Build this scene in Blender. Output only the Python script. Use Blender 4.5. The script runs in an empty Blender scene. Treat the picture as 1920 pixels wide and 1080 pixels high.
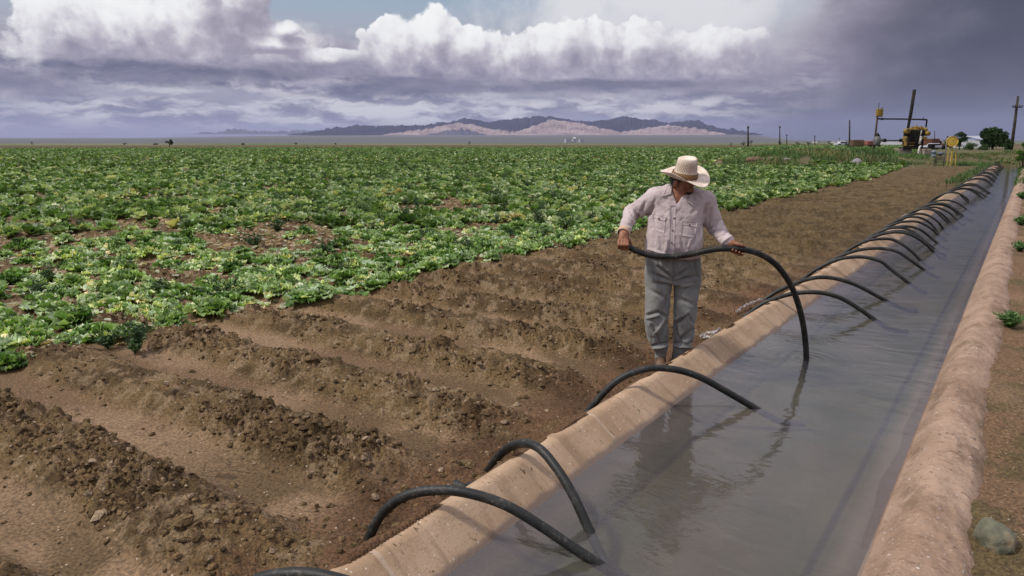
import bpy, math, random
import numpy as np
from mathutils import Vector, Matrix
from mathutils.bvhtree import BVHTree

random.seed(7)
RNG = np.random.default_rng(11)
scene = bpy.context.scene
COL = scene.collection

# ------------------------------------------------------------------ camera
FPX, CX, CY = 1344.0, 960.0, 540.0
VPX, VPY, CAMH = 1935.0, 266.0, 1.9
PITCH = math.atan2(540 - VPY, FPX)
YAW = math.atan2(VPX - 960, math.hypot(FPX, 540 - VPY))
cp, sp, cyw, syw = math.cos(PITCH), math.sin(PITCH), math.cos(YAW), math.sin(YAW)
FWD = np.array([-syw * cp, cyw * cp, -sp])
RT = np.array([cyw, syw, 0.0])
UPV = np.cross(RT, FWD)
HEAD = np.array([-syw, cyw, 0.0])          # horizontal heading of the photographer
CAM = np.array([0, 0, CAMH])


def ray(x, y):
    return RT * (x - CX) + UPV * (CY - y) + FWD * FPX


def unp(x, y, z=0.0):                       # meets the level plane z
    d = ray(x, y)
    return CAM + d * ((z - CAMH) / d[2])


def at(x, y, f):                            # meets the vertical plane f metres ahead
    d = ray(x, y)
    return CAM + d * (f / (d @ HEAD))


cam_d = bpy.data.cameras.new('camera')
cam_d.sensor_width = 36.0
cam_d.lens = FPX / 1920 * 36
cam_d.clip_start = 0.05
cam_d.clip_end = 90000
cam = bpy.data.objects.new('camera', cam_d)
COL.objects.link(cam)
m = Matrix((RT, UPV, -FWD)).transposed().to_4x4()
m.translation = Vector(CAM)
cam.matrix_world = m
scene.camera = cam

# ------------------------------------------------------------------ helpers


def tag(o, label=None, cat=None, group=None, kind=None):
    if label:
        o['label'] = label
    if cat:
        o['category'] = cat
    if group:
        o['group'] = group
    if kind:
        o['kind'] = kind
    return o


def mesh_np(name, V, faces_list, mats=(), smooth=True, attrs=None, fmat=None, uvs=None):
    """V (n,3); faces_list: list of (m,k) int arrays."""
    V = np.asarray(V, np.float32)
    me = bpy.data.meshes.new(name)
    me.vertices.add(len(V))
    me.vertices.foreach_set('co', V.ravel())
    faces_list = [np.asarray(f, np.int32) for f in faces_list if len(f)]
    nl = sum(f.size for f in faces_list)
    npoly = sum(len(f) for f in faces_list)
    me.loops.add(nl)
    me.polygons.add(npoly)
    me.loops.foreach_set('vertex_index', np.concatenate([f.ravel() for f in faces_list]))
    tot = np.concatenate([np.full(len(f), f.shape[1], np.int32) for f in faces_list])
    st = np.zeros(npoly, np.int32)
    st[1:] = np.cumsum(tot)[:-1]
    me.polygons.foreach_set('loop_start', st)
    me.polygons.foreach_set('loop_total', tot)
    if fmat is not None:
        me.polygons.foreach_set('material_index', np.asarray(fmat, np.int32))
    me.polygons.foreach_set('use_smooth', np.full(npoly, smooth, bool))
    for k, a in (attrs or {}).items():
        a = np.asarray(a, np.float32)
        if a.ndim == 1:
            at_ = me.attributes.new(k, 'FLOAT', 'POINT')
            at_.data.foreach_set('value', a)
        else:
            at_ = me.attributes.new(k, 'FLOAT_COLOR', 'POINT')
            if a.shape[1] == 3:
                a = np.concatenate([a, np.ones((len(a), 1), np.float32)], 1)
            at_.data.foreach_set('color', a.ravel())
    me.update()
    me.validate()
    for mt in mats:
        me.materials.append(mt)
    return me


def link(name, me, parent=None, loc=None):
    o = bpy.data.objects.new(name, me)
    COL.objects.link(o)
    if parent is not None:
        o.parent = parent
    if loc is not None:
        o.location = loc
    return o


def empty(name, loc=(0, 0, 0), rz=0.0):
    o = bpy.data.objects.new(name, None)
    COL.objects.link(o)
    o.location = loc
    o.rotation_euler = (0, 0, rz)
    o.empty_display_size = 0.2
    return o


class MB:
    """collects primitives into one mesh"""

    def __init__(s):
        s.V, s.F, s.n = [], {}, 0
        s.Mi = {}

    def add(s, V, F, mi=0):
        V = np.asarray(V, float)
        for f in F:
            k = len(f)
            s.F.setdefault(k, []).append([i + s.n for i in f])
            s.Mi.setdefault(k, []).append(mi)
        s.V.append(V)
        s.n += len(V)
        return s

    def box(s, c, size, rz=0.0, mi=0, bev=0.0, taper=1.0):
        x, y, z = np.array(size) / 2
        b = min(bev, x * .45, y * .45, z * .45)
        if b > 0:
            V, F = [], []
            for zz, ins in ((-z, b), (-z + b, 0), (z - b, 0), (z, b)):
                t = 1 if zz < 0 else taper
                for (px, py) in ((x, y - b), (x - b, y), (-x + b, y), (-x, y - b), (-x, -y + b), (-x + b, -y), (x - b, -y), (x, -y + b)):
                    V.append([(px - math.copysign(ins, px)) * t, (py - math.copysign(ins, py)) * t, zz])
            for r in range(3):
                for i in range(8):
                    j = (i + 1) % 8
                    F.append([r * 8 + i, r * 8 + j, r * 8 + 8 + j, r * 8 + 8 + i])
            F.append(list(range(7, -1, -1)))
            F.append(list(range(24, 32)))
        else:
            t = taper
            V = [[-x, -y, -z], [x, -y, -z], [x, y, -z], [-x, y, -z], [-x * t, -y * t, z], [x * t, -y * t, z], [x * t, y * t, z], [-x * t, y * t, z]]
            F = [[0, 3, 2, 1], [4, 5, 6, 7], [0, 1, 5, 4], [1, 2, 6, 5], [2, 3, 7, 6], [3, 0, 4, 7]]
        V = np.array(V, float)
        ca, sa = math.cos(rz), math.sin(rz)
        R = np.array([[ca, -sa, 0], [sa, ca, 0], [0, 0, 1]])
        return s.add(V @ R.T + np.array(c), F, mi)

    def tube(s, P, r, n=12, cap=True, mi=0):
        P = np.asarray(P, float)
        r = np.broadcast_to(np.asarray(r, float), (len(P),))
        T = np.gradient(P, axis=0)
        T /= np.linalg.norm(T, axis=1)[:, None] + 1e-12
        a = np.array([0, 0, 1.0]) if abs(T[0][2]) < .9 else np.array([1.0, 0, 0])
        u = np.cross(a, T[0]); u /= np.linalg.norm(u)
        V = []
        for i in range(len(P)):
            u = u - T[i] * (u @ T[i]); u /= np.linalg.norm(u) + 1e-12
            w = np.cross(T[i], u)
            for k in range(n):
                an = 2 * math.pi * k / n
                V.append(P[i] + r[i] * (math.cos(an) * u + math.sin(an) * w))
        F = []
        for i in range(len(P) - 1):
            for k in range(n):
                j = (k + 1) % n
                F.append([i * n + k, i * n + j, i * n + n + j, i * n + n + k])
        if cap:
            F.append(list(range(n - 1, -1, -1)))
            F.append([(len(P) - 1) * n + k for k in range(n)])
        return s.add(V, F, mi)

    def cyl(s, a, b, r, r2=None, n=14, mi=0):
        return s.tube([a, b], [r, r if r2 is None else r2], n, True, mi)

    def lathe(s, prof, c=(0, 0, 0), n=20, mi=0, axis=None):
        """prof list of (r,z)"""
        c = np.array(c, float)
        V, F = [], []
        if axis is None:
            ex, ey, ez = np.eye(3)
        else:
            ez = np.array(axis, float); ez /= np.linalg.norm(ez)
            ex = np.cross([0, 0, 1.0] if abs(ez[2]) < .9 else [1.0, 0, 0], ez); ex /= np.linalg.norm(ex)
            ey = np.cross(ez, ex)
        for (r, z) in prof:
            for k in range(n):
                an = 2 * math.pi * k / n
                V.append(c + r * math.cos(an) * ex + r * math.sin(an) * ey + z * ez)
        for i in range(len(prof) - 1):
            for k in range(n):
                j = (k + 1) % n
                F.append([i * n + k, i * n + j, i * n + n + j, i * n + n + k])
        F.append(list(range(n - 1, -1, -1)))
        F.append([(len(prof) - 1) * n + k for k in range(n)])
        return s.add(V, F, mi)

    def build(s, name, mats, parent=None, smooth=False, loc=None, attrs=None):
        ks = sorted(s.F)
        if not isinstance(mats, (list, tuple)):
            mats = [mats]
        me = mesh_np(name, np.concatenate(s.V), [np.array(s.F[k]) for k in ks], mats, smooth,
                     fmat=np.concatenate([s.Mi[k] for k in ks]), attrs=attrs)
        return link(name, me, parent, loc)


def smoothstep(x, a, b):
    t = np.clip((x - a) / (b - a), 0, 1)
    return t * t * (3 - 2 * t)


# ------------------------------------------------------------------ numpy noise
def _h(ix, iy, seed):
    n = (ix.astype(np.int64) * 374761393 + iy.astype(np.int64) * 668265263 + seed * 982451653) & 0xFFFFFFFF
    n = ((n ^ (n >> 13)) * 1274126177) & 0xFFFFFFFF
    n = ((n ^ (n >> 16)) * 2246822519) & 0xFFFFFFFF
    n = n ^ (n >> 15)
    return (n & 0xFFFFFF).astype(np.float64) / 0xFFFFFF


def vnoise(x, y, seed=0):
    x0, y0 = np.floor(x), np.floor(y)
    fx, fy = x - x0, y - y0
    fx = fx * fx * fx * (fx * (fx * 6 - 15) + 10)
    fy = fy * fy * fy * (fy * (fy * 6 - 15) + 10)
    a, b = _h(x0, y0, seed), _h(x0 + 1, y0, seed)
    c, d = _h(x0, y0 + 1, seed), _h(x0 + 1, y0 + 1, seed)
    return (a + (b - a) * fx) * (1 - fy) + (c + (d - c) * fx) * fy


def fbm(x, y, seed=0, oct=4, gain=.5):
    s, a, t = 0, 1, 0
    for i in range(oct):
        s = s + a * vnoise(x, y, seed + i * 17)
        t += a
        a *= gain
        x, y = x * 2.03 + 11.3, y * 2.03 + 5.7
    return s / t


def clods(x, y, seed=0, rmin=.25, rmax=.75):
    """dome-shaped lumps, one per cell, unit cells"""
    x0, y0 = np.floor(x), np.floor(y)
    out = np.zeros_like(x)
    for i in (-1, 0, 1):
        for j in (-1, 0, 1):
            cx, cy = x0 + i, y0 + j
            px, py = cx + _h(cx, cy, seed), cy + _h(cx, cy, seed + 5)
            r = rmin + (rmax - rmin) * _h(cx, cy, seed + 9) ** 2
            e = 1 + .5 * (_h(cx, cy, seed + 13) - .5)
            d2 = (((x - px) * e) ** 2 + ((y - py) / e) ** 2) / (r * r)
            out = np.maximum(out, np.sqrt(np.maximum(0, 1 - d2)) * r)
    return out


# ------------------------------------------------------------------ node helper
class NT:
    def __init__(s, tree):
        s.t = tree
        tree.nodes.clear()

    def n(s, kind, ins=None, out=0, **props):
        nd = s.t.nodes.new(kind)
        for k, v in props.items():
            setattr(nd, k, v)
        for k, v in (ins or {}).items():
            sk = nd.inputs[k]
            if isinstance(v, bpy.types.NodeSocket):
                s.t.links.new(v, sk)
            elif v is not None:
                if isinstance(v, (tuple, list)) and len(v) == 3 and sk.type == 'RGBA':
                    v = (*v, 1)
                sk.default_value = v
        return nd.outputs[out] if out is not None else nd

    def math(s, op, a, b=None, c=None, clamp=False):
        i = {0: a}
        if b is not None:
            i[1] = b
        if c is not None:
            i[2] = c
        return s.n('ShaderNodeMath', i, operation=op, use_clamp=clamp)

    def vm(s, op, a, b=None, out=0):
        i = {0: a}
        if b is not None:
            i[1] = b
        return s.n('ShaderNodeVectorMath', i, out=out, operation=op)

    def mix(s, f, a, b, mode='MIX'):
        nd = s.t.nodes.new('ShaderNodeMix')
        nd.data_type = 'RGBA'
        nd.blend_type = mode
        for idx, v in ((0, f), (6, a), (7, b)):
            if isinstance(v, bpy.types.NodeSocket):
                s.t.links.new(v, nd.inputs[idx])
            else:
                if isinstance(v, (tuple, list)) and len(v) == 3:
                    v = (*v, 1)
                nd.inputs[idx].default_value = v
        return nd.outputs[2]

    def mr(s, v, a, b, c=0.0, d=1.0, interp='SMOOTHSTEP'):
        return s.n('ShaderNodeMapRange', {0: v, 1: a, 2: b, 3: c, 4: d}, interpolation_type=interp)

    def noise(s, vec, scale, detail=4, rough=.5, dist=0.0, out=0, dim='3D'):
        return s.n('ShaderNodeTexNoise', noise_dimensions=dim, ins={'Vector': vec, 'Scale': scale, 'Detail': detail, 'Roughness': rough, 'Distortion': dist}, out=out)


def material(name):
    m_ = bpy.data.materials.new(name)
    m_.use_nodes = True
    return m_, NT(m_.node_tree)


def out_surf(nt, sh):
    nt.n('ShaderNodeOutputMaterial', {'Surface': sh}, out=None)


def simple_mat(name, col, rough=.7, var=.25, scale=8.0, metal=0.0, bump=0.0, spec=.4, dirt=None, coords='Object'):
    """procedural paint/metal/wood: base colour with noise variation and optional dirt colour"""
    m_, nt = material(name)
    tc = nt.n('ShaderNodeTexCoord', out=None)
    v = tc.outputs[coords]
    f = nt.noise(v, scale, 6, .6)
    f2 = nt.mr(f, .3, .7)
    dark = tuple(c * (1 - var) for c in col)
    lite = tuple(min(1, c * (1 + var)) for c in col)
    c = nt.mix(f2, dark, lite)
    if dirt:
        g = nt.mr(nt.noise(v, scale * .6, 5, .7), .52, .66)
        c = nt.mix(g, c, dirt)
    ins = {'Base Color': c, 'Roughness': rough, 'Metallic': metal, 'Specular IOR Level': spec}
    if bump:
        b = nt.n('ShaderNodeBump', {'Height': nt.noise(v, scale * 5, 5, .6), 'Strength': bump, 'Distance': .02})
        ins['Normal'] = b
    out_surf(nt, nt.n('ShaderNodeBsdfPrincipled', ins))
    return m_
# ------------------------------------------------------------------ light
def az_el(px, py):
    d = ray(px, py); d = d / np.linalg.norm(d)
    return math.atan2(d[0], d[1]), math.asin(d[2])

HEAD_AZ = math.atan2(HEAD[0], HEAD[1])
SUN_AZ = HEAD_AZ + math.radians(-100)       # behind and left of the photographer
SUN_EL = math.radians(52)
sun_dir = np.array([math.sin(SUN_AZ) * math.cos(SUN_EL), math.cos(SUN_AZ) * math.cos(SUN_EL), math.sin(SUN_EL)])
sd = bpy.data.lights.new('sun', 'SUN')
sd.energy = 3.1
sd.angle = math.radians(5)
sd.color = (1.0, 0.93, 0.84)
so = bpy.data.objects.new('sun', sd)
COL.objects.link(so)
so.rotation_euler = Vector(sun_dir).to_track_quat('Z', 'Y').to_euler()

world = bpy.data.worlds.new('World')
scene.world = world
world.use_nodes = True
W = NT(world.node_tree)
K = 1371.6
STR = 0.1


def AE(px, py):
    a, e = az_el(px, py)
    return a * K, e * K


def build_world():
    def WN(*a_, **k_):
        return W.noise(*a_, dim='2D', **k_)

    tc = W.n('ShaderNodeTexCoord', out=None)
    sep = W.n('ShaderNodeSeparateXYZ', {0: tc.outputs['Generated']}, out=None)
    az = W.math('MULTIPLY', W.math('ARCTAN2', sep.outputs[0], sep.outputs[1]), K)
    el = W.math('MULTIPLY', W.math('ARCSINE', sep.outputs[2]), K)
    P = W.n('ShaderNodeCombineXYZ', {0: az, 1: el, 2: 0.0})
    sky = W.n('ShaderNodeTexSky', sky_type='NISHITA', sun_disc=False, sun_elevation=SUN_EL, sun_rotation=SUN_AZ,
              altitude=700, air_density=1.2, dust_density=2.0)
    sky = W.vm('MULTIPLY', sky, (STR, STR, STR))

    def warp(p, scale, amp):
        nz = WN(W.vm('MULTIPLY', p, (scale, scale, scale)), 1.0, 3, .5, out=1)
        return W.vm('ADD', p, W.vm('MULTIPLY', W.vm('SUBTRACT', nz, (.5, .5, .5)), (amp, amp, 0)))

    def ell(p, x, y, rx, ry):
        a, e = AE(x, y)
        a0, _ = az_el(x, y)
        ca = math.cos(a0 - HEAD_AZ)
        q = W.vm('MULTIPLY', W.vm('SUBTRACT', p, (a, e, 0)), (1 / (rx * ca * ca), 1 / (ry * ca), 0))
        return W.math('SUBTRACT', 1.0, W.vm('LENGTH', q, out=1))

    def union(p, L):
        d = None
        for b in L:
            g = ell(p, *b)
            d = g if d is None else W.math('SMOOTH_MAX', d, g, .12)
        return d

    # ---- clear sky seen through the gaps, paling to violet at the horizon
    hz = W.mr(el, 0, 130)
    col = W.mix(hz, (.29, .295, .40), (.40, .39, .45))
    hz2 = W.mr(el, 150, 255)
    gap = W.mix(.45, sky, (.40, .47, .56))
    col = W.mix(hz2, col, gap)
    nA = WN(warp(P, .006, 70), .0075, 8, .60)          # broad
    nB = WN(warp(P, .015, 26), .022, 7, .62)           # lumps
    Ps = W.vm('MULTIPLY', warp(P, .008, 40), (.0032, .020, 1))
    ns = WN(Ps, 1.0, 7, .6)                            # long streaks
    Ps2 = W.vm('MULTIPLY', warp(P, .02, 22), (.009, .045, 1))
    ns2 = WN(Ps2, 1.0, 6, .64)
    cA = W.math('SUBTRACT', nA, .5)
    cB = W.math('SUBTRACT', nB, .5)
    cS = W.math('SUBTRACT', ns2, .5)
    cL = W.math('SUBTRACT', ns, .5)
    # ---- long stratus streaks
    mid = W.math('MULTIPLY', W.mr(el, 8, 45), W.mr(el, 210, 120))
    st_a = W.math('MULTIPLY', W.mr(ns, .30, .54), mid)
    st_c = W.mix(W.mr(ns2, .40, .62), (.20, .19, .28), (.68, .65, .68))
    col = W.mix(W.math('MULTIPLY', st_a, .9), col, st_c)
    # ---- bright low bands lit from behind
    for (x, y, rx, ry, k) in ((720, 205, 330, 22, .95), (110, 203, 150, 20, .6), (1000, 196, 150, 14, .6), (1250, 190, 150, 13, .6), (350, 170, 130, 9, .6), (520, 226, 160, 8, .5), (240, 215, 200, 10, .5), (900, 178, 200, 8, .5), (1130, 205, 200, 10, .5), (760, 222, 240, 14, .5)):
        b = W.math('ADD', ell(P, x, y, rx, ry), W.math('MULTIPLY', cS, 2.6))
        col = W.mix(W.math('MULTIPLY', W.mr(b, .05, .9), k), col, (.76, .75, .77))
    # ---- soft veil right of centre
    v = W.math('ADD', ell(P, 1275, -5, 330, 140), W.math('MULTIPLY', cA, 1.5))
    col = W.mix(W.math('MULTIPLY', W.mr(v, -.35, .55), .95), col, (.78, .775, .795))

    # ---- the grey body of the cloud bank
    body = None
    for (x, y, rx, ry) in ((300, 95, 330, 75), (560, 110, 170, 60), (780, 135, 230, 62), (1050, 130, 300, 58), (1300, 120, 220, 70), (60, 150, 140, 40)):
        g = ell(P, x, y, rx, ry)
        body = g if body is None else W.math('SMOOTH_MAX', body, g, .15)
    body = W.math('ADD', body, W.math('ADD', W.math('MULTIPLY', cA, 1.1), W.math('MULTIPLY', cS, .5)))
    bs = W.math('ADD', W.math('MULTIPLY', cB, 1.2), W.math('ADD', W.math('MULTIPLY', cA, .9), W.mr(el, 90, 215, .12, .72, 'LINEAR')))
    r1 = W.n('ShaderNodeValToRGB', {0: bs}, out=None)
    cr = r1.color_ramp
    cr.elements[0].position, cr.elements[0].color = .05, (.23, .215, .295, 1)
    cr.elements[1].position, cr.elements[1].color = .95, (.80, .77, .79, 1)
    e = cr.elements.new(.4); e.color = (.43, .40, .475, 1)
    e = cr.elements.new(.65); e.color = (.66, .625, .67, 1)
    col = W.mix(W.math('MULTIPLY', W.mr(body, .02, .55), .95), col, r1.outputs[0])

    # ---- sunlit cumulus heads
    def billow(p):
        n1 = WN(p, .013, 9, .57)
        vo = W.n('ShaderNodeTexVoronoi', {'Vector': p, 'Scale': .030, 'Detail': 1.0, 'Roughness': .5}, feature='F1', voronoi_dimensions='2D')
        return W.math('SUBTRACT', W.math('MULTIPLY', W.math('SUBTRACT', n1, .5), 1.9), W.math('MULTIPLY', W.math('SUBTRACT', vo, .45), .42))

    heads = [(115, 58, 110, 84), (70, 122, 62, 34), (250, 38, 150, 92), (372, 30, 120, 92), (445, 8, 75, 66),
             (745, 80, 82, 50), (808, 66, 62, 50), (875, 92, 70, 44), (965, 102, 100, 52), (1060, 92, 90, 54), (1135, 84, 76, 50), (1200, 82, 70, 50), (1265, 94, 90, 52), (1340, 92, 90, 50), (505, 85, 85, 22), (525, 55, 40, 18), (610, 108, 90, 20)]
    pw = warp(P, .012, 14)

    def dens(p):
        return W.math('ADD', union(p, heads), W.math('MULTIPLY', billow(p), .60))
    d0 = dens(pw)
    d1 = dens(W.vm('ADD', pw, (-13.0, 17.0, 0)))
    lit = W.math('SUBTRACT', d0, d1)
    # tops are crisp, feet melt into the bank
    foot = W.mr(W.math('ADD', el, W.math('MULTIPLY', W.math('ADD', W.math('MULTIPLY', cA, 1.5), W.math('MULTIPLY', cS, .35)), 110)), 92, 186)
    hi_ = W.math('MULTIPLY', W.mr(d0, .0, W.mr(nA, .35, .65, .07, .20)), foot)
    s = W.math('ADD', W.math('MULTIPLY', lit, .60), W.math('ADD', W.math('ADD', W.math('MULTIPLY', cB, .40), W.math('MULTIPLY', cA, .75)), W.mr(el, 90, 215, .22, .60, 'LINEAR')))
    sh = ell(P, 478, 40, 110, 95)
    s = W.math('SUBTRACT', s, W.math('MULTIPLY', W.mr(W.math('ADD', sh, cA), -.1, .45), .36))
    sh2 = ell(P, 300, 20, 60, 60)
    s = W.math('SUBTRACT', s, W.math('MULTIPLY', W.mr(W.math('ADD', sh2, cA), .1, .9), .14))
    r2 = W.n('ShaderNodeValToRGB', {0: s}, out=None)
    cr = r2.color_ramp
    cr.elements[0].position, cr.elements[0].color = .05, (.33, .30, .37, 1)
    cr.elements[1].position, cr.elements[1].color = .92, (1.0, 1.0, .985, 1)
    for pos, c in ((.32, (.52, .48, .55, 1)), (.5, (.74, .72, .75, 1)), (.68, (.92, .92, .915, 1))):
        e = cr.elements.new(pos); e.color = c
    col = W.mix(W.math('MULTIPLY', hi_, .98), col, r2.outputs[0])
    # ---- dark flat bases under the heaps
    for (x, y, rx, ry, k) in ((310, 142, 300, 30, .95), (560, 130, 160, 24, .55), (800, 165, 280, 22, .85), (1150, 160, 330, 15, .75), (20, 150, 110, 26, .7), (1320, 175, 55, 10, .7), (640, 178, 120, 9, .5), (120, 178, 120, 8, .4)):
        b = W.math('ADD', ell(P, x, y, rx, ry), W.math('ADD', W.math('MULTIPLY', cL, 1.6), W.math('MULTIPLY', cB, 1.3)))
        dk = W.mix(W.mr(ns2, .35, .65), (.11, .11, .175), (.20, .19, .27))
        col = W.mix(W.math('MULTIPLY', W.mr(b, .0, .7), k), col, dk)
    # ---- storm on the right
    tilt = W.math('ADD', az, W.math('MULTIPLY', el, -.45))
    tilt = W.math('ADD', tilt, W.math('ADD', W.math('MULTIPLY', cA, 230), W.math('MULTIPLY', cL, 90)))
    a0s, e0s = AE(1260, 200)
    a1s, e1s = AE(1600, 150)
    t0, t1 = a0s - .45 * e0s, a1s - .45 * e1s
    sA = W.mr(tilt, t0, t1)
    sA = W.math('MULTIPLY', sA, W.mr(el, 480, 235))
    deep = W.mr(tilt, t0 + 130, t1 + 170)
    sc = W.mix(deep, (.27, .235, .31), (.045, .052, .072))
    sc = W.mix(W.mr(el, 150, 0), sc, (.062, .068, .100))
    sc = W.mix(W.math('MULTIPLY', W.mr(W.math('ADD', ell(P, 1430, 40, 120, 100), W.math('MULTIPLY', cB, 1.0)), 0, .8), .4), sc, (.48, .41, .49))
    col = W.mix(W.math('MULTIPLY', sA, .97), col, sc)
    # ---- overcast above the frame, dull ground below the horizon
    ov = W.mix(W.mr(nA, .3, .7), (.64, .60, .71), (.96, .91, 1.0))
    col = W.mix(W.mr(el, 300, 620), col, ov)
    col = W.mix(W.mr(el, 0, -30), col, (.12, .10, .08))
    fin = W.vm('MULTIPLY', col, (1 / STR, 1 / STR, 1 / STR))
    bg = W.n('ShaderNodeBackground', {'Color': fin, 'Strength': STR})
    W.n('ShaderNodeOutputWorld', {'Surface': bg}, out=None)


build_world()
world.cycles.sampling_method = 'MANUAL'
world.cycles.sample_map_resolution = 1024
scene.view_settings.view_transform = 'Standard'
scene.view_settings.look = 'None'
scene.view_settings.exposure = 0.0
scene.view_settings.gamma = 1.0
scene.cycles.max_bounces = 6
scene.cycles.diffuse_bounces = 2
scene.cycles.glossy_bounces = 3
scene.cycles.transmission_bounces = 4
scene.cycles.transparent_max_bounces = 12
scene.cycles.volume_bounces = 0
scene.cycles.use_denoising = True
scene.cycles.caustics_reflective = False
scene.cycles.caustics_refractive = False
# ------------------------------------------------------------------ the land
X_CREST, Z_CREST, Z_WATER, CANAL_END = -2.06, .20, .05, 68.0
ROW, ROW0 = .95, 1.33


def crest_dx(y):                            # slab by slab the lip wanders a little
    k = np.floor(y / 1.9)
    t = y / 1.9 - k
    a, b = _h(k, k * 0, 3), _h(k + 1, k * 0, 3)
    return ((a + (b - a) * t) - .5) * .05


def bank_dx(y):
    return (fbm(y * .35, y * 0 + 3.3, 8, 3) - .5) * .10 + (fbm(y * 1.7, y * 0 + 1.3, 9, 2) - .5) * .04


def row_phase(x, y):
    return (y - ROW0 - .035 * (x + 2.4) - .07 * (vnoise(x * .7, y * .4, 21) - .5)) / ROW


def land(x, y, detail=True, masks=False):
    x = np.asarray(x, float); y = np.asarray(y, float)
    r = np.hypot(x, y)
    t = row_phase(x, y)
    t = np.abs(t - np.round(t)) * 2          # 0 furrow .. 1 bed
    wob = .12 * (fbm(x * 2.2, y * 2.2, 31, 3) - .5) * 2
    ridge = smoothstep(t + wob * 1.1, .22, .72)
    amp = .122 * (1 - .5 * smoothstep(y, 7.5, 13)) * (1 - .35 * smoothstep(x, -6.2, -7.2)) * (1 - smoothstep(r, 60, 140))
    endf = smoothstep(x, -2.48, -3.05)       # beds stop before the ditch
    amp = amp * (endf * .93 + .07)
    left = x < -1.2
    z = amp * ridge * np.where(left, 1, 0)
    near = 1 - smoothstep(r, 45, 120)
    z = z + near * .05 * (fbm(x * 1.3, y * 1.3, 41, 3) - .5) * (.4 + .6 * ridge)
    rough = np.clip(ridge * 1.15 - .08, 0.03, 1) * endf + (1 - endf) * .35
    rough = np.where(y > 9, np.maximum(rough, .7), rough)
    if detail:
        nd = 1 - smoothstep(r, 26, 60)
        wx, wy = x + .05 * (fbm(x * 9, y * 9, 51, 2) - .5), y + .05 * (fbm(x * 9, y * 9, 52, 2) - .5)
        patch = .55 + .7 * smoothstep(fbm(x * 1.9, y * 1.9, 53, 3), .38, .62)
        c = .050 * clods(wx * 8, wy * 8, 61) + .042 * clods(wx * 15, wy * 15, 62) + .030 * clods(wx * 27, wy * 27, 63) + .020 * clods(wx * 45, wy * 45, 68)
        c = c * 1.15 + .050 * (fbm(x * 6, y * 6, 64, 5, .6) - .5) - .02
        dz = c * rough * patch + .007 * (fbm(x * 14, y * 14, 65, 4) - .5)
        # stray crumbs in the furrow
        st = clods(wx * 6, wy * 6, 66, .05, .22)
        dz = dz + .10 * st * (1 - ridge) * (vnoise(x * 2, y * 2, 67) > .5)
        z = z + dz * nd * np.where(left, 1, .3)
    # rise to the lip of the ditch
    cx = X_CREST + crest_dx(y)
    up = smoothstep(x, cx - .30, cx - .05)
    z = np.where(left, z * (1 - up) + up * (Z_CREST - .012 + .14 * np.maximum(0, fbm(x * 4, y * 2.2, 77, 4) - .48)) + (1 - up) * .0, z)
    # right bank side: trodden verge
    vz = .14 + .035 * (fbm(x * 1.6, y * 1.6, 71, 4) - .5) * 2 - .10 * smoothstep(x, 1.0, 3.0)
    if detail:
        vz = vz + .018 * clods(x * 12, y * 12, 72) * (1 - smoothstep(r, 14, 30)) + .02 * (fbm(x * 8, y * 8, 73, 4) - .5)
    z = np.where(x > -1.2, vz, z)
    # pump pad and weedy mound
    f = x * HEAD[0] + y * HEAD[1]
    s = (x * RT[0] + y * RT[1]) / np.maximum(f, .1)
    st0 = np.where(s > .58, 57.0, 53.0)
    rise = .7 * smoothstep(f, st0, st0 + 8) * smoothstep(s, .30, .37) * (1 - smoothstep(s, 1.5, 2.2))
    z = z + rise
    hump = .28 * np.exp(-((f - 64) / 4.0) ** 2) * smoothstep(s, .31, .35) * (1 - smoothstep(s, .50, .56)) * (.6 + .8 * fbm(x * .25, y * .25, 75, 3))
    z = z + hump
    # cut for the canal
    cut = (x > cx - .03) & (x < -.14) & (y < CANAL_END) & (y > -4)
    z = np.where(cut, -.9, z)
    # piedmont rising to the mountains
    z = z + np.maximum(0, r - 1600) * .0108 * (1 - .75 * smoothstep(s, .30, .40)) * (1 - .55 * smoothstep(s, -.1, -.6))
    if masks:
        return z, ridge, endf, rough
    return z


def ground_z(x, y):
    return float(land(np.array([x]), np.array([y]), False)[0])


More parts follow.
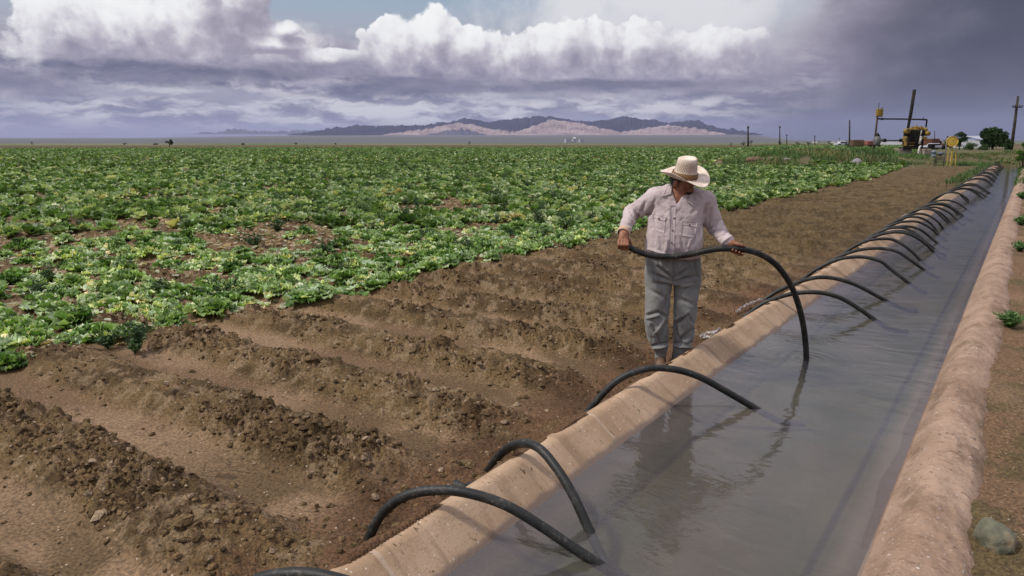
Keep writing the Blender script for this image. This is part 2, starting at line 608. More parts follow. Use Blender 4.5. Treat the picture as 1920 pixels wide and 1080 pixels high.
def build_ground():
    a0 = math.atan2(HEAD[1], HEAD[0])
    fine = np.arange(-47, 47.01, .09)
    coarse = np.arange(47 + 3, 360 - 47, 4.0)
    ang = a0 + np.radians(np.concatenate([fine, coarse]))
    R = [0.9]
    while R[-1] < 90:
        R.append(R[-1] * 1.0052)
    while R[-1] < 32000:
        R.append(R[-1] * 1.035)
    R = np.array(R)
    na, nr = len(ang), len(R)
    A, RR = np.meshgrid(ang, R)
    x, y = (RR * np.cos(A)).ravel(), (RR * np.sin(A)).ravel()
    z, ridge, endf, rough = land(x, y, True, True)
    f = x * HEAD[0] + y * HEAD[1]
    s = (x * RT[0] + y * RT[1]) / np.maximum(f, .1)
    r = np.hypot(x, y)
    n1, n2, n3 = fbm(x * .8, y * .8, 81, 4), fbm(x * 3.1, y * 3.1, 82, 4), fbm(x * 12, y * 12, 83, 4)

    def L(a, b, t):
        return a + (np.array(b) - a) * t[:, None]
    soil = np.tile(np.array([.148, .101, .049]), (len(x), 1))
    soil = L(soil, (.085, .058, .027), smoothstep(n2, .42, .62))
    soil = L(soil, (.235, .172, .105), smoothstep(n3, .52, .70) * .8)
    # silt laid down in the furrow bottoms
    fur = np.clip(1 - ridge * 2.2, 0, 1) * (1 - smoothstep(y, 9, 14)) * (x < -2.5)
    silt = L(np.tile(np.array([.205, .142, .088]), (len(x), 1)), (.135, .088, .051), smoothstep(n1, .4, .6))
    soil = soil * (1 - fur[:, None]) + silt * fur[:, None]
    dampf = smoothstep(x, -4.6, -3.2) * smoothstep(fbm(x * 1.4, y * 1.4, 85, 4), .36, .56) * fur
    soil = L(soil, (.088, .060, .030), dampf * .85)
    # damp red earth by the ditch
    damp = (1 - endf) * (x < -1.2) * smoothstep(n2 + .12, .35, .6)
    soil = L(soil, (.125, .068, .037), damp * .8)
    wet = np.zeros(len(x))
    for k in range(60):
        yy = 1.33 + 1.02 * k
        wet = np.maximum(wet, np.exp(-(((x + 2.58) / .22) ** 2 + ((y - yy) / .25) ** 2)))
    soil = L(soil, (.062, .036, .018), np.clip(wet * 1.2, 0, 1) * (x < -1.2) * .75)
    head_ = smoothstep(y, 9, 16) * (x > -7) * (x < -1.2)
    soil = L(soil, (.092, .068, .030), head_ * .75)  # headland tone lowered to paint in the storm cloud's shade
    soil = L(soil, (.055, .040, .018), head_ * smoothstep(n2, .46, .64) * .65)
    soil = L(soil, (.15, .108, .055), head_ * smoothstep(n3, .52, .68) * .6)
    # under the crop: darker with litter
    crop = smoothstep(x, -6.7, -7.3)
    soil = L(soil, (.10, .062, .034), crop * .5)
    litter = crop * smoothstep(n3, .60, .68)
    soil = L(soil, (.42, .33, .22), litter * .55)
    soil = L(soil, (.055, .085, .028), crop * smoothstep(r, 40, 160) * .85)
    # right verge
    vg = np.tile(np.array([.175, .112, .066]), (len(x), 1))
    vg = L(vg, (.105, .085, .040), smoothstep(n2, .46, .64) * .8)
    vg = L(vg, (.25, .165, .105), smoothstep(n1, .50, .68) * .7)
    soil = np.where((x > -1.2)[:, None], vg, soil)
    # pad and track
    pad = smoothstep(f, 50, 58) * smoothstep(s, .30, .34)
    soil = L(soil, (.10, .105, .05), pad * (.45 + .4 * smoothstep(n1, .4, .6)))
    # beyond the crop: ploughed strip, green scrub, valley floor with blue haze painted in
    far = smoothstep(r, 268, 275) * (1 - pad * 0)
    nf = fbm(x * .004, y * .02, 91, 4)
    soil = L(soil, (.105, .062, .042), far)
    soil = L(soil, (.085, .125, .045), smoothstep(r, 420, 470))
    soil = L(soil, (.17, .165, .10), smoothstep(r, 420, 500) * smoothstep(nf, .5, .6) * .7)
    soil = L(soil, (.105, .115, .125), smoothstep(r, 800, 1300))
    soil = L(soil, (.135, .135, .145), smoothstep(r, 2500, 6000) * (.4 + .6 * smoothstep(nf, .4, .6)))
    F = (np.arange(nr - 1)[:, None] * na + np.arange(na)[None, :])
    G = (np.arange(nr - 1)[:, None] * na + (np.arange(na)[None, :] + 1) % na)
    faces = np.stack([F, G, G + na, F + na], -1).reshape(-1, 4)
    m_, nt = material('soil')
    ca = nt.n('ShaderNodeVertexColor', layer_name='albedo')
    geo = nt.n('ShaderNodeNewGeometry', out=None)
    p = geo.outputs['Position']
    fine_ = nt.noise(p, 55, 5, .65)
    c = nt.mix(1.0, ca, nt.mix(nt.mr(fine_, .3, .7), (.5, .5, .5), (1.45, 1.40, 1.34)), 'MULTIPLY')
    # small pale grit
    vo = nt.n('ShaderNodeTexVoronoi', {'Vector': p, 'Scale': 34.0}, out=None, feature='F1')
    gsep = nt.n('ShaderNodeSeparateColor', {0: vo.outputs['Color']}, out=None)
    grit = nt.math('MULTIPLY', nt.mr(vo.outputs['Distance'], .22, .12), nt.math('GREATER_THAN', gsep.outputs[0], .90))
    c = nt.mix(nt.math('MULTIPLY', grit, .75), c, (.55, .46, .36))
    # shrinkage cracks in the silt
    at_ = nt.n('ShaderNodeAttribute', attribute_name='furrow', out=2)
    pw = nt.vm('ADD', p, nt.vm('MULTIPLY', nt.noise(p, 6, 3, .5, out=1), (.10, .10, 0)))
    ve = nt.n('ShaderNodeTexVoronoi', {'Vector': nt.vm('MULTIPLY', pw, (1, 1, 0)), 'Scale': 8.5, 'Randomness': 1.0}, feature='DISTANCE_TO_EDGE')
    cm = nt.mr(nt.noise(p, 2.3, 2), .49, .60)
    crack = nt.math('MULTIPLY', nt.math('MULTIPLY', nt.mr(ve, .030, .010), at_), cm)
    c = nt.mix(nt.math('MULTIPLY', crack, .75), c, (.045, .028, .016))
    hgt = nt.math('SUBTRACT', nt.math('ADD', nt.noise(p, 90, 4, .6), nt.math('MULTIPLY', nt.noise(p, 28, 4, .6), 1.6)), nt.math('MULTIPLY', crack, 2.0))
    b = nt.n('ShaderNodeBump', {'Height': hgt, 'Strength': nt.math('SUBTRACT', .85, nt.math('MULTIPLY', at_, .76)), 'Distance': .018})
    out_surf(nt, nt.n('ShaderNodeBsdfPrincipled', {'Base Color': c, 'Roughness': .92, 'Specular IOR Level': .18, 'Normal': b}))
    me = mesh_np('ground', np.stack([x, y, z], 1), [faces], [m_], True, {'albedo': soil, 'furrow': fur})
    tag(link('ground', me), 'tilled brown field soil with ridged beds and silty furrows', kind='structure')
    return m_


SOIL = build_ground()


def strip(name, xs_fn, Y, mat, attrs_fn=None):
    """a long sheet: xs_fn(Y array)-> (X (n,k), Z (n,k))"""
    X, Z = xs_fn(Y)
    n, k = X.shape
    V = np.stack([X, np.repeat(Y[:, None], k, 1), Z], -1).reshape(-1, 3)
    I = np.arange(n * k).reshape(n, k)
    faces = np.stack([I[:-1, :-1], I[:-1, 1:], I[1:, 1:], I[1:, :-1]], -1).reshape(-1, 4)
    at_ = attrs_fn(X, Z, Y) if attrs_fn else None
    return link(name, mesh_np(name, V, [faces], [mat], True, at_))


def ys(y0, y1, d0, g):
    L = [y0]
    while L[-1] < y1:
        L.append(L[-1] + max(d0, d0 * (abs(L[-1]) / 3) * g))
    return np.array(L)


def build_canal():
    # concrete lining: lip, wall, floor, far wall
    m_, nt = material('concrete_lining')
    geo = nt.n('ShaderNodeNewGeometry', out=None)
    p = geo.outputs['Position']
    sep = nt.n('ShaderNodeSeparateXYZ', {0: p}, out=None)
    n1 = nt.noise(p, 3.0, 5, .6)
    n2 = nt.noise(p, 40, 5, .65)
    c = nt.mix(nt.mr(n1, .3, .7), (.33, .228, .142), (.45, .328, .222))
    c = nt.mix(nt.mr(n2, .52, .75), c, (.30, .20, .115))
    g = nt.n('ShaderNodeTexVoronoi', {'Vector': p, 'Scale': 45.0}, out=None)
    gs = nt.n('ShaderNodeSeparateColor', {0: g.outputs['Color']}, out=None)
    c = nt.mix(nt.math('MULTIPLY', nt.mr(g.outputs['Distance'], .3, .15), nt.math('GREATER_THAN', gs.outputs[0], .86)), c, (.62, .54, .44))
    # dried weed scraps stuck to the wall
    st = nt.noise(nt.vm('MULTIPLY', p, (16, 30, 24)), 1.0, 3, .5, 1.5)
    st2 = nt.noise(p, 2.2, 2)
    scr = nt.math('MULTIPLY', nt.mr(st, .655, .69), nt.mr(st2, .42, .56))
    c = nt.mix(nt.math('MULTIPLY', scr, .85), c, (.07, .055, .03))
    drip = nt.noise(nt.vm('MULTIPLY', p, (1.2, 9, 1.2)), 1.0, 5, .65)
    c = nt.mix(nt.math('MULTIPLY', nt.mr(drip, .52, .66), .45), c, (.19, .13, .08))
    ck = nt.n('ShaderNodeTexVoronoi', {'Vector': nt.vm('ADD', p, nt.vm('MULTIPLY', nt.noise(p, 4, 4, .6, out=1), (.25, .25, .25))), 'Scale': 1.5}, feature='DISTANCE_TO_EDGE')
    c = nt.mix(nt.math('MULTIPLY', nt.mr(ck, .006, .002), .22), c, (.12, .085, .06))
    # slab joints
    jy = nt.math('PINGPONG', sep.outputs[1], .95)
    jn = nt.math('ADD', jy, nt.math('MULTIPLY', nt.math('SUBTRACT', n1, .5), .02))
    c = nt.mix(nt.math('MULTIPLY', nt.mr(jn, .016, .004), .35), c, (.56, .47, .38))
    # damp line just above the water, silt and algae below
    wl = nt.math('ADD', sep.outputs[2], nt.math('MULTIPLY', nt.math('SUBTRACT', nt.noise(p, 5, 4), .5), .02))
    c = nt.mix(nt.mr(nt.math('ADD', wl, nt.math('MULTIPLY', nt.math('SUBTRACT', n1, .5), .05)), Z_WATER + .034, Z_WATER + .010), c, (.19, .145, .115))
    mud = nt.mix(nt.mr(nt.noise(p, 1.3, 5, .6), .35, .65), (.10, .088, .038), (.17, .14, .08))
    alg = nt.mr(nt.noise(nt.vm('MULTIPLY', p, (1.6, .7, 1)), 1.0, 6, .6), .40, .62)
    mud = nt.mix(nt.math('MULTIPLY', alg, .75), mud, (.075, .085, .038))
    # dark seams where wall meets floor
    fx = nt.math('ADD', sep.outputs[0], nt.math('MULTIPLY', nt.math('SUBTRACT', n1, .5), .03))
    sm_ = nt.math('MAXIMUM', nt.mr(nt.math('ABSOLUTE', nt.math('ADD', fx, .635)), .035, .008), nt.math('MULTIPLY', nt.mr(nt.math('ABSOLUTE', nt.math('ADD', fx, 1.655)), .035, .008), .7))
    mud = nt.mix(nt.math('MULTIPLY', sm_, .85), mud, (.022, .02, .012))
    mud = nt.mix(nt.mr(sep.outputs[0], -.60, -.48), mud, (.27, .20, .15))
    mud = nt.mix(nt.mr(sep.outputs[0], -1.70, -1.80), mud, (.24, .19, .13))
    c = nt.mix(nt.mr(wl, Z_WATER - .005, Z_WATER - .07), c, mud)
    b = nt.n('ShaderNodeBump', {'Height': nt.math('ADD', n2, nt.noise(p, 130, 4)), 'Strength': .35, 'Distance': .006})
    out_surf(nt, nt.n('ShaderNodeBsdfPrincipled', {'Base Color': c, 'Roughness': .85, 'Specular IOR Level': .25, 'Normal': b}))
    Y = ys(-4, CANAL_END + .4, .05, 1.0)

    def prof(Y):
        d = crest_dx(Y)[:, None]
        w = (fbm(Y * .9, Y * 0, 17, 3)[:, None] - .5)
        xs = [(-2.15, -.3), (-2.145, .17), (-2.13, .196), (-2.085, .204), (-2.055, .200), (-2.035, .186), (-1.95, .117), (-1.868, .050), (-1.77, -.032), (-1.665, -.107), (-1.63, -.113), (-1.1, -.118),
              (-.66, -.113), (-.62, -.10), (-.5, -.02), (-.397, .05), (-.33, .10), (-.27, .13)]
        X = np.array([q[0] for q in xs])[None, :] + d * np.array([1] * 7 + [.7, .4, .3] + [0] * 8)[None, :]
        Z = np.repeat(np.array([q[1] for q in xs])[None, :], len(Y), 0)
        X = X + w * .015
        Z = Z + (fbm(Y[:, None] * 2.2, X * 4, 18, 3) - .5) * .008
        return X, Z
    o = strip('canal_lining', prof, Y, m_)
    tag(o, 'tan concrete lining of the irrigation ditch with sloping side wall', 'ditch lining', kind='structure')

    # water
    m_, nt = material('ditch_water')
    geo = nt.n('ShaderNodeNewGeometry', out=None)
    p = geo.outputs['Position']
    wv = nt.vm('MULTIPLY', p, (5.0, 9.0, 1))
    h1 = nt.noise(wv, .6, 4, .5, .6)
    h2 = nt.noise(nt.vm('MULTIPLY', p, (16, 34, 1)), 1.0, 3, .5)
    calm = nt.mr(nt.noise(p, .8, 3), .40, .62)
    hh = nt.math('ADD', h1, nt.math('MULTIPLY', nt.math('MULTIPLY', h2, .16), calm))
    # rings spreading from where the pipes enter
    for (rx_, ry_, am_) in ((-1.38, 6.38, .9), (-1.385, 4.92, .35), (-1.385, 2.59, .3), (-1.534, 2.81, .3), (-1.158, 8.28, .3)):
        dd = nt.vm('LENGTH', nt.vm('SUBTRACT', nt.vm('MULTIPLY', p, (1, 1, 0)), (rx_, ry_, 0)), out=1)
        rg = nt.math('MULTIPLY', nt.math('SINE', nt.math('MULTIPLY', dd, 75.0)), nt.math('POWER', 2.718, nt.math('MULTIPLY', dd, -6.5)))
        hh = nt.math('ADD', hh, nt.math('MULTIPLY', rg, .35 * am_))
    b = nt.n('ShaderNodeBump', {'Height': hh, 'Strength': .13, 'Distance': .05})
    fr = nt.n('ShaderNodeFresnel', {'IOR': 1.33, 'Normal': b})
    gl = nt.n('ShaderNodeBsdfGlossy', {'Color': (1, 1, 1), 'Roughness': .03, 'Normal': b})
    tr = nt.n('ShaderNodeBsdfTransparent', {'Color': (.80, .82, .74)})
    silt = nt.mix(nt.mr(nt.noise(nt.vm('MULTIPLY', p, (1.3, .8, 1)), 1.0, 5, .6), .35, .65), (.115, .110, .120), (.17, .155, .175))
    df = nt.n('ShaderNodeBsdfDiffuse', {'Color': silt})
    body = nt.n('ShaderNodeMixShader', {0: .29, 1: tr, 2: df})
    out_surf(nt, nt.n('ShaderNodeMixShader', {0: fr, 1: body, 2: gl}))

    def wp(Y):
        xs = np.array([-2.0, -1.6, -1.1, -.7, -.25])
        return np.repeat(xs[None], len(Y), 0), np.full((len(Y), 5), Z_WATER)
    o = strip('canal_water', wp, np.array([-4, 0, 4, 10, 20, 40, CANAL_END + .3]), m_)
    tag(o, 'murky grey water standing in the irrigation ditch', 'water', kind='structure')

    # the mud-plastered right bank
    m_, nt = material('bank_earth')
    geo = nt.n('ShaderNodeNewGeometry', out=None)
    p = geo.outputs['Position']
    n1 = nt.noise(p, 2.5, 5, .6)
    n2 = nt.noise(nt.vm('MULTIPLY', p, (16, 24, 20)), 1.0, 6, .68)
    n3 = nt.noise(p, 70, 5, .65)
    c = nt.mix(nt.mr(n1, .3, .7), (.245, .165, .112), (.365, .262, .188))
    c = nt.mix(nt.math('MULTIPLY', nt.mr(n2, .54, .68), .7), c, (.17, .11, .075))
    c = nt.mix(nt.mr(n3, .55, .75), c, (.47, .365, .295))
    g = nt.n('ShaderNodeTexVoronoi', {'Vector': p, 'Scale': 40.0}, out=None)
    gs = nt.n('ShaderNodeSeparateColor', {0: g.outputs['Color']}, out=None)
    peb = nt.math('MULTIPLY', nt.mr(g.outputs['Distance'], .34, .2), nt.math('GREATER_THAN', gs.outputs[0], .90))
    c = nt.mix(peb, c, nt.mix(gs.outputs[1], (.30, .27, .27), (.62, .55, .50)))
    sep = nt.n('ShaderNodeSeparateXYZ', {0: p}, out=None)
    c = nt.mix(nt.mr(sep.outputs[2], Z_WATER + .02, Z_WATER - .002), c, (.20, .125, .085))
    nw = nt.noise(nt.vm('MULTIPLY', p, (5, 2.2, 5)), 1.0, 7, .7)
    c = nt.mix(nt.math('MULTIPLY', nt.mr(nw, .52, .64), .55), c, (.135, .088, .055))
    nk = nt.noise(nt.vm('MULTIPLY', p, (26, 44, 30)), 1.0, 3, .5, 1.2)
    c = nt.mix(nt.math('MULTIPLY', nt.mr(nk, .66, .70), .8), c, (.06, .045, .028))
    hh = nt.math('ADD', nt.math('ADD', n3, nt.math('MULTIPLY', n2, 1.5)), peb)
    hh = nt.math('SUBTRACT', hh, nt.math('MULTIPLY', nt.mr(nk, .64, .70), 1.2))
    b = nt.n('ShaderNodeBump', {'Height': hh, 'Strength': .5, 'Distance': .010})
    out_surf(nt, nt.n('ShaderNodeBsdfPrincipled', {'Base Color': c, 'Roughness': .9, 'Specular IOR Level': .2, 'Normal': b}))
    Y = ys(-3, CANAL_END + 1, .014, 1.0)

    def bp(Y):
        base = [(-.56, -.07), (-.48, -.01), (-.43, .03), (-.397, .05), (-.375, .075), (-.35, .105), (-.325, .135), (-.30, .163), (-.27, .188), (-.24, .204), (-.21, .212), (-.18, .212), (-.15, .207), (-.12, .198),
                (-.09, .186), (-.06, .172), (-.035, .155), (-.01, .130), (.01, .105), (.03, .075), (.06, .04)]
        bx = np.interp(np.linspace(0, 20, 56), np.arange(21), [q[0] for q in base])
        bz = np.interp(np.linspace(0, 20, 56), np.arange(21), [q[1] for q in base])
        s = np.linspace(0, 1, 56)[None, :]
        inner = smoothstep(s, .10, .35)
        X = bx[None, :] + bank_dx(Y)[:, None] * (.25 + .75 * s) * inner
        Z = np.repeat(bz[None], len(Y), 0)
        yy = np.repeat(Y[:, None], 56, 1)
        skew = yy + X * .9
        amp = smoothstep(s, .12, .3)
        Z = Z + amp * (.030 * (fbm(yy * .9, X * 3, 101, 3) - .5) + .020 * (fbm(skew * 4, X * 4, 102, 6, .65) - .5) + .008 * clods(skew * 10, X * 13, 103) + .007 * clods(skew * 24, X * 26, 104)
                       + .010 * clods(yy * 16, X * 16, 105, .1, .35))
        # ragged toe on the verge side
        toe = smoothstep(s, .62, .95) * .03 * (fbm(skew * 4.5, X * 0, 106, 3) - .35)
        Z = Z + toe
        return X, Z
    o = strip('canal_bank', bp, Y, m_)
    tag(o, 'rounded pinkish earth bank along the right side of the ditch', 'bank', kind='structure')


build_canal()
# ------------------------------------------------------------------ siphon tubes
def catmull(P, n=8):
    P = np.asarray(P, float)
    Q = np.vstack([2 * P[0] - P[1], P, 2 * P[-1] - P[-2]])
    out = []
    for i in range(1, len(Q) - 2):
        for k in range(n):
            t = k / n
            a, b, c, d = Q[i - 1], Q[i], Q[i + 1], Q[i + 2]
            out.append(.5 * (2 * b + (c - a) * t + (2 * a - 5 * b + 4 * c - d) * t * t + (3 * b - a - 3 * c + d) * t ** 3))
    out.append(P[-1])
    return np.array(out)


def rubber():
    m_, nt = material('black_rubber')
    tc = nt.n('ShaderNodeTexCoord', out=None)
    p = tc.outputs['Object']
    n1 = nt.noise(p, 9, 5, .6)
    n2 = nt.noise(p, 60, 4, .6)
    c = nt.mix(nt.mr(n1, .35, .7), (.011, .013, .012), (.026, .027, .025))
    c = nt.mix(nt.math('MULTIPLY', nt.mr(nt.math('ADD', nt.math('MULTIPLY', n2, .6), nt.math('MULTIPLY', n1, .4)), .52, .64), .55), c, (.13, .115, .095))
    b = nt.n('ShaderNodeBump', {'Height': n2, 'Strength': .15, 'Distance': .004})
    r = nt.mr(n1, .3, .7, .46, .65)
    out_surf(nt, nt.n('ShaderNodeBsdfPrincipled', {'Base Color': c, 'Roughness': r, 'Specular IOR Level': .36, 'Normal': b}))
    return m_


RUB = rubber()
TUBE_R = .0242


def vert_plane(pts, dy, xo=-2.4, zend=Z_WATER):
    """picture points of an arch -> points of the upright plane it stands in"""
    E_ = unp(*pts[-1], zend)
    s = dy / (xo - E_[0])
    nrm = np.array([-s, 1, 0])
    out = []
    for q in pts:
        d = ray(*q)
        out.append(CAM + d * ((nrm @ (E_ - CAM)) / (nrm @ d)))
    return out


ORD = ['first', 'second', 'third', 'fourth', 'fifth', 'sixth', 'seventh', 'eighth', 'ninth', 'tenth', 'eleventh', 'twelfth', 'thirteenth', 'fourteenth', 'fifteenth', 'sixteenth',
       'seventeenth', 'eighteenth', 'nineteenth', 'twentieth', 'twenty-first', 'twenty-second', 'twenty-third', 'twenty-fourth', 'twenty-fifth', 'twenty-sixth']
TUBE_GROUP = 'siphon tubes arching over the ditch wall'
OUTLETS = []


def hollow_tube(name, path, r=TUBE_R, n=14):
    """open-ended pipe with a wall"""
    b = MB()
    b.tube(path, r, n, False)
    inner = path[[0, 1, 2]] if len(path) > 3 else path
    me_parts = b
    me_parts.tube(inner, r * .74, n, True)
    k = n
    V0 = 0
    V1 = len(path) * n
    me_parts.F.setdefault(4, [])
    me_parts.Mi.setdefault(4, [])
    for j in range(n):
        jj = (j + 1) % n
        me_parts.F[4].append([V0 + j, V1 + j, V1 + jj, V0 + jj]); me_parts.Mi[4].append(0)
    return b


def siphon(path, label, sink=True, group=TUBE_GROUP, ext=1.0):
    P = catmull(path, 7)
    if sink:
        d = P[-1] - P[-4]; d /= np.linalg.norm(d)
        e = P[-1] + np.array([[.06, 0, 0], [.14, 0, 0], [.24, 0, 0]]) * 0
        e = np.array([P[-1] + d * .05, P[-1] + d * .12 * ext + [0, 0, .004], P[-1] + d * .20 * ext + [0, 0, .016], P[-1] + d * .28 * ext + [0, 0, .034]])
        e[:, 2] = np.maximum(e[:, 2], -.07)
        P = np.vstack([P, e])
    org = P[0].copy()
    o = hollow_tube('siphon_tube', P - org).build('siphon_tube', RUB, smooth=True, loc=org)
    tag(o, label, 'siphon tube', group)
    return o


near_px = [
    ([(690, 1015), (715, 965), (760, 930), (820, 919), (880, 925), (950, 948), (1020, 990), (1070, 1024), (1115, 1053)], -.40,
     'black siphon tube arching lowest and broadest at the near end of the row'),
    ([(905, 895), (940, 850), (975, 832), (1010, 840), (1045, 880), (1075, 930), (1105, 995)], .30,
     'black siphon tube bent steepest of all, with its grey open end lying in a furrow'),
    ([(1080, 800), (1120, 750), (1160, 712), (1210, 692), (1260, 692), (1310, 706), (1360, 733), (1415, 765)], -.72,
     'black siphon tube crossing the ditch wall right before the boots of the farm worker'),
    ([(1390, 600), (1430, 570), (1480, 552), (1530, 548), (1570, 556), (1605, 575), (1638, 598)], -.52,
     'first black siphon tube beyond the one the farm worker holds'),
    ([(1415, 575), (1460, 545), (1510, 525), (1550, 520), (1600, 532), (1660, 563)], -.62,
     'second black siphon tube beyond the one the farm worker holds'),
]
for i, (px, dy, lab) in enumerate(near_px):
    P = vert_plane(px, dy)
    if i == 1:
        P = [unp(853, 907, .055), unp(876, 914, .05)] + P[0:]
    if i == 0:
        P[0][2] = max(P[0][2], .0)
    siphon(P, lab, ext=1.5)
    OUTLETS.append(P[0])
# the nearest one, all but its top under the edge of the picture
a0_ = unp(556, 1076, .34)
T1p = np.array(vert_plane(near_px[0][0], -.40))
siphon(T1p + (a0_ - T1p[3]) + np.array([0, 0, -.0]), 'black siphon tube cut off by the bottom edge, only its top in view')
# the tube lying with its mouth in the near furrow
tmpl = np.array([(-2.43, -.01), (-2.23, .15), (-1.97, .265), (-1.72, .30), (-1.51, .27), (-1.33, .175), (-1.16, .05)])
far_ends = [(1701, 530), (1730, 506), (1727, 488), (1752, 472), (1737, 456), (1758, 456), (1759, 440), (1770, 429), (1778, 419), (1793, 412), (1804, 405), (1801, 401),
            (1811, 392), (1817, 380), (1816, 376), (1842, 370), (1836, 368), (1852, 363), (1848, 357), (1860.5, 348), (1859, 346), (1864, 341), (1869, 335), (1866, 332),
            (1872, 328), (1875, 324), (1874, 321), (1878, 319), (1880, 317), (1880, 315), (1882, 313.5)]
rt_ = random.Random(3)
ends = [unp(*q, Z_WATER) for q in far_ends]
for i_ in (3, 6, 8, 10, 13, 15, 17, 19, 21, 22, 24, 26, 28):
    e_ = ends[i_] + np.array([rt_.uniform(-.12, .10), rt_.uniform(.28, .55), 0])
    ends.append(e_)
ends.sort(key=lambda e_: e_[1])
for i, E_ in enumerate(ends):
    sx = (E_[0] + 2.43) / (-1.16 + 2.43)
    sz = rt_.uniform(.92, 1.32)
    dy = rt_.uniform(-.55, -.2)
    P = []
    for (x_, z_) in tmpl:
        t_ = (x_ + 2.43) / 1.27
        X_ = -2.43 + (x_ + 2.43) * sx
        P.append((X_ + rt_.uniform(-.02, .02), E_[1] + rt_.uniform(-.02, .02) + dy * (1 - t_), .05 + (z_ - .05) * sz if z_ > .05 else z_))
    n_ = i + 3
    if n_ <= 20:
        lab = 'black siphon tube, %s beyond the one the farm worker holds' % ORD[n_ - 1]
    else:
        k_ = len(ends) - 1 - i
        lab = 'black siphon tube, %s from the far end of the row along the ditch' % (ORD[k_] if k_ else 'last')
        if k_ == 0:
            lab = 'last and farthest black siphon tube at the grassy end of the ditch'
    siphon(P, lab)
    OUTLETS.append(np.array(P[0]))

# ------------------------------------------------------------------ water running from the tubes
def foam_mat():
    m_, nt = material('running_water')
    tc = nt.n('ShaderNodeTexCoord', out=None)
    n1 = nt.noise(tc.outputs['Object'], 40, 4)
    b = nt.n('ShaderNodeBump', {'Height': n1, 'Strength': .8, 'Distance': .02})
    c = nt.mix(nt.mr(n1, .4, .6), (.17, .14, .12), (.50, .48, .47))
    out_surf(nt, nt.n('ShaderNodeBsdfPrincipled', {'Base Color': c, 'Roughness': .18, 'Specular IOR Level': .8, 'Normal': b, 'Transmission Weight': .35}))
    return m_


FOAM = foam_mat()
jb = MB()
jets = [((1283, 0), None)]
jet_px = [[(1428, 562), (1408, 569), (1395, 575), (1378, 587)], [(1345, 622), (1325, 626), (1312, 632)], [(1535, 509), (1520, 514), (1508, 519)], [(1582, 481), (1572, 484), (1564, 487)],
          [(1620, 462), (1612, 466)], [(1663, 426), (1656, 430)], [(1700, 402), (1692, 406)], [(1350, 617), (1335, 630), (1318, 634)]]
for L in jet_px:
    P = [unp(x_, y_, .10 - .07 * k_ / (len(L) - 1)) for k_, (x_, y_) in enumerate(L)]
    if len(P) > 2:
        P = catmull(P, 5)
    P = np.array(P)
    w_ = np.linspace(.018, .03, len(P)) * (1 + .4 * np.sin(np.arange(len(P)) * 2.1))
    V, F = [], []
    T = np.gradient(P, axis=0); T /= np.linalg.norm(T, axis=1)[:, None]
    for k_ in range(len(P)):
        sd_ = np.cross(T[k_], [0, 0, 1]); sd_ /= np.linalg.norm(sd_)
        for c_, h_ in ((-1, 0), (-.6, .012), (0, .02), (.6, .012), (1, 0)):
            V.append(P[k_] + sd_ * w_[k_] * .6 * c_ + np.array([0, 0, h_ * (1 + .5 * math.sin(k_ * 1.7 + c_))]))
    for k_ in range(len(P) - 1):
        for j in range(4):
            F.append([k_ * 5 + j, k_ * 5 + j + 1, k_ * 5 + 6 + j, k_ * 5 + 5 + j])
    jb.add(V, F)
o = jb.build('running_water', FOAM, smooth=True)
tag(o, 'white water gushing from the tube mouths into the furrows', 'water', kind='stuff')


def mini_pool():
    """little wet pools where the furrows take the water"""
    return None
# ------------------------------------------------------------------ the farm worker
MAN_F = 5.9
B0 = at(1250, 690, MAN_F); B0[2] = 0.0


def L2(px, py, v=0.0):
    """picture point, v metres nearer the photographer than the man's axis -> his local frame (y points away)"""
    P = at(px, py, MAN_F - v)
    d = P - B0
    return np.array([d @ RT, d @ HEAD, P[2]])


def cap(P, a, b, ra, rb):
    a, b = np.asarray(a), np.asarray(b)
    ab = b - a
    t = np.clip(((P - a) @ ab) / (ab @ ab + 1e-12), 0, 1)
    return np.linalg.norm(P - a - t[:, None] * ab, axis=1) - (ra + (rb - ra) * t)


def chain(P, pts, rs):
    d = None
    for i in range(len(pts) - 1):
        e = cap(P, pts[i], pts[i + 1], rs[i], rs[i + 1])
        d = e if d is None else smin(d, e, .012)
    return d


def ellip(P, c, r, M=None):
    q = P - np.asarray(c)
    if M is not None:
        q = q @ M                            # columns of M: local axes
    r = np.asarray(r)
    k0 = np.linalg.norm(q / r, axis=1)
    k1 = np.linalg.norm(q / (r * r), axis=1)
    return k0 * (k0 - 1) / (k1 + 1e-9)


def smin(a, b, k):
    h = np.clip(.5 + .5 * (b - a) / k, 0, 1)
    return b + (a - b) * h - k * h * (1 - h)


def loft(P, rows, ex=2.3, cap_ends=True):
    """rows: z, cx, cy, rx, ry"""
    R_ = np.array(sorted(rows))
    z = P[:, 2]
    g = [np.interp(z, R_[:, 0], R_[:, k]) for k in range(1, 5)]
    q = (np.abs((P[:, 0] - g[0]) / g[2]) ** ex + np.abs((P[:, 1] - g[1]) / g[3]) ** ex) ** (1 / ex)
    d = (q - 1) * np.minimum(g[2], g[3])
    if cap_ends:
        d = np.maximum(d, np.maximum(z - R_[-1, 0], R_[0, 0] - z))
    return d


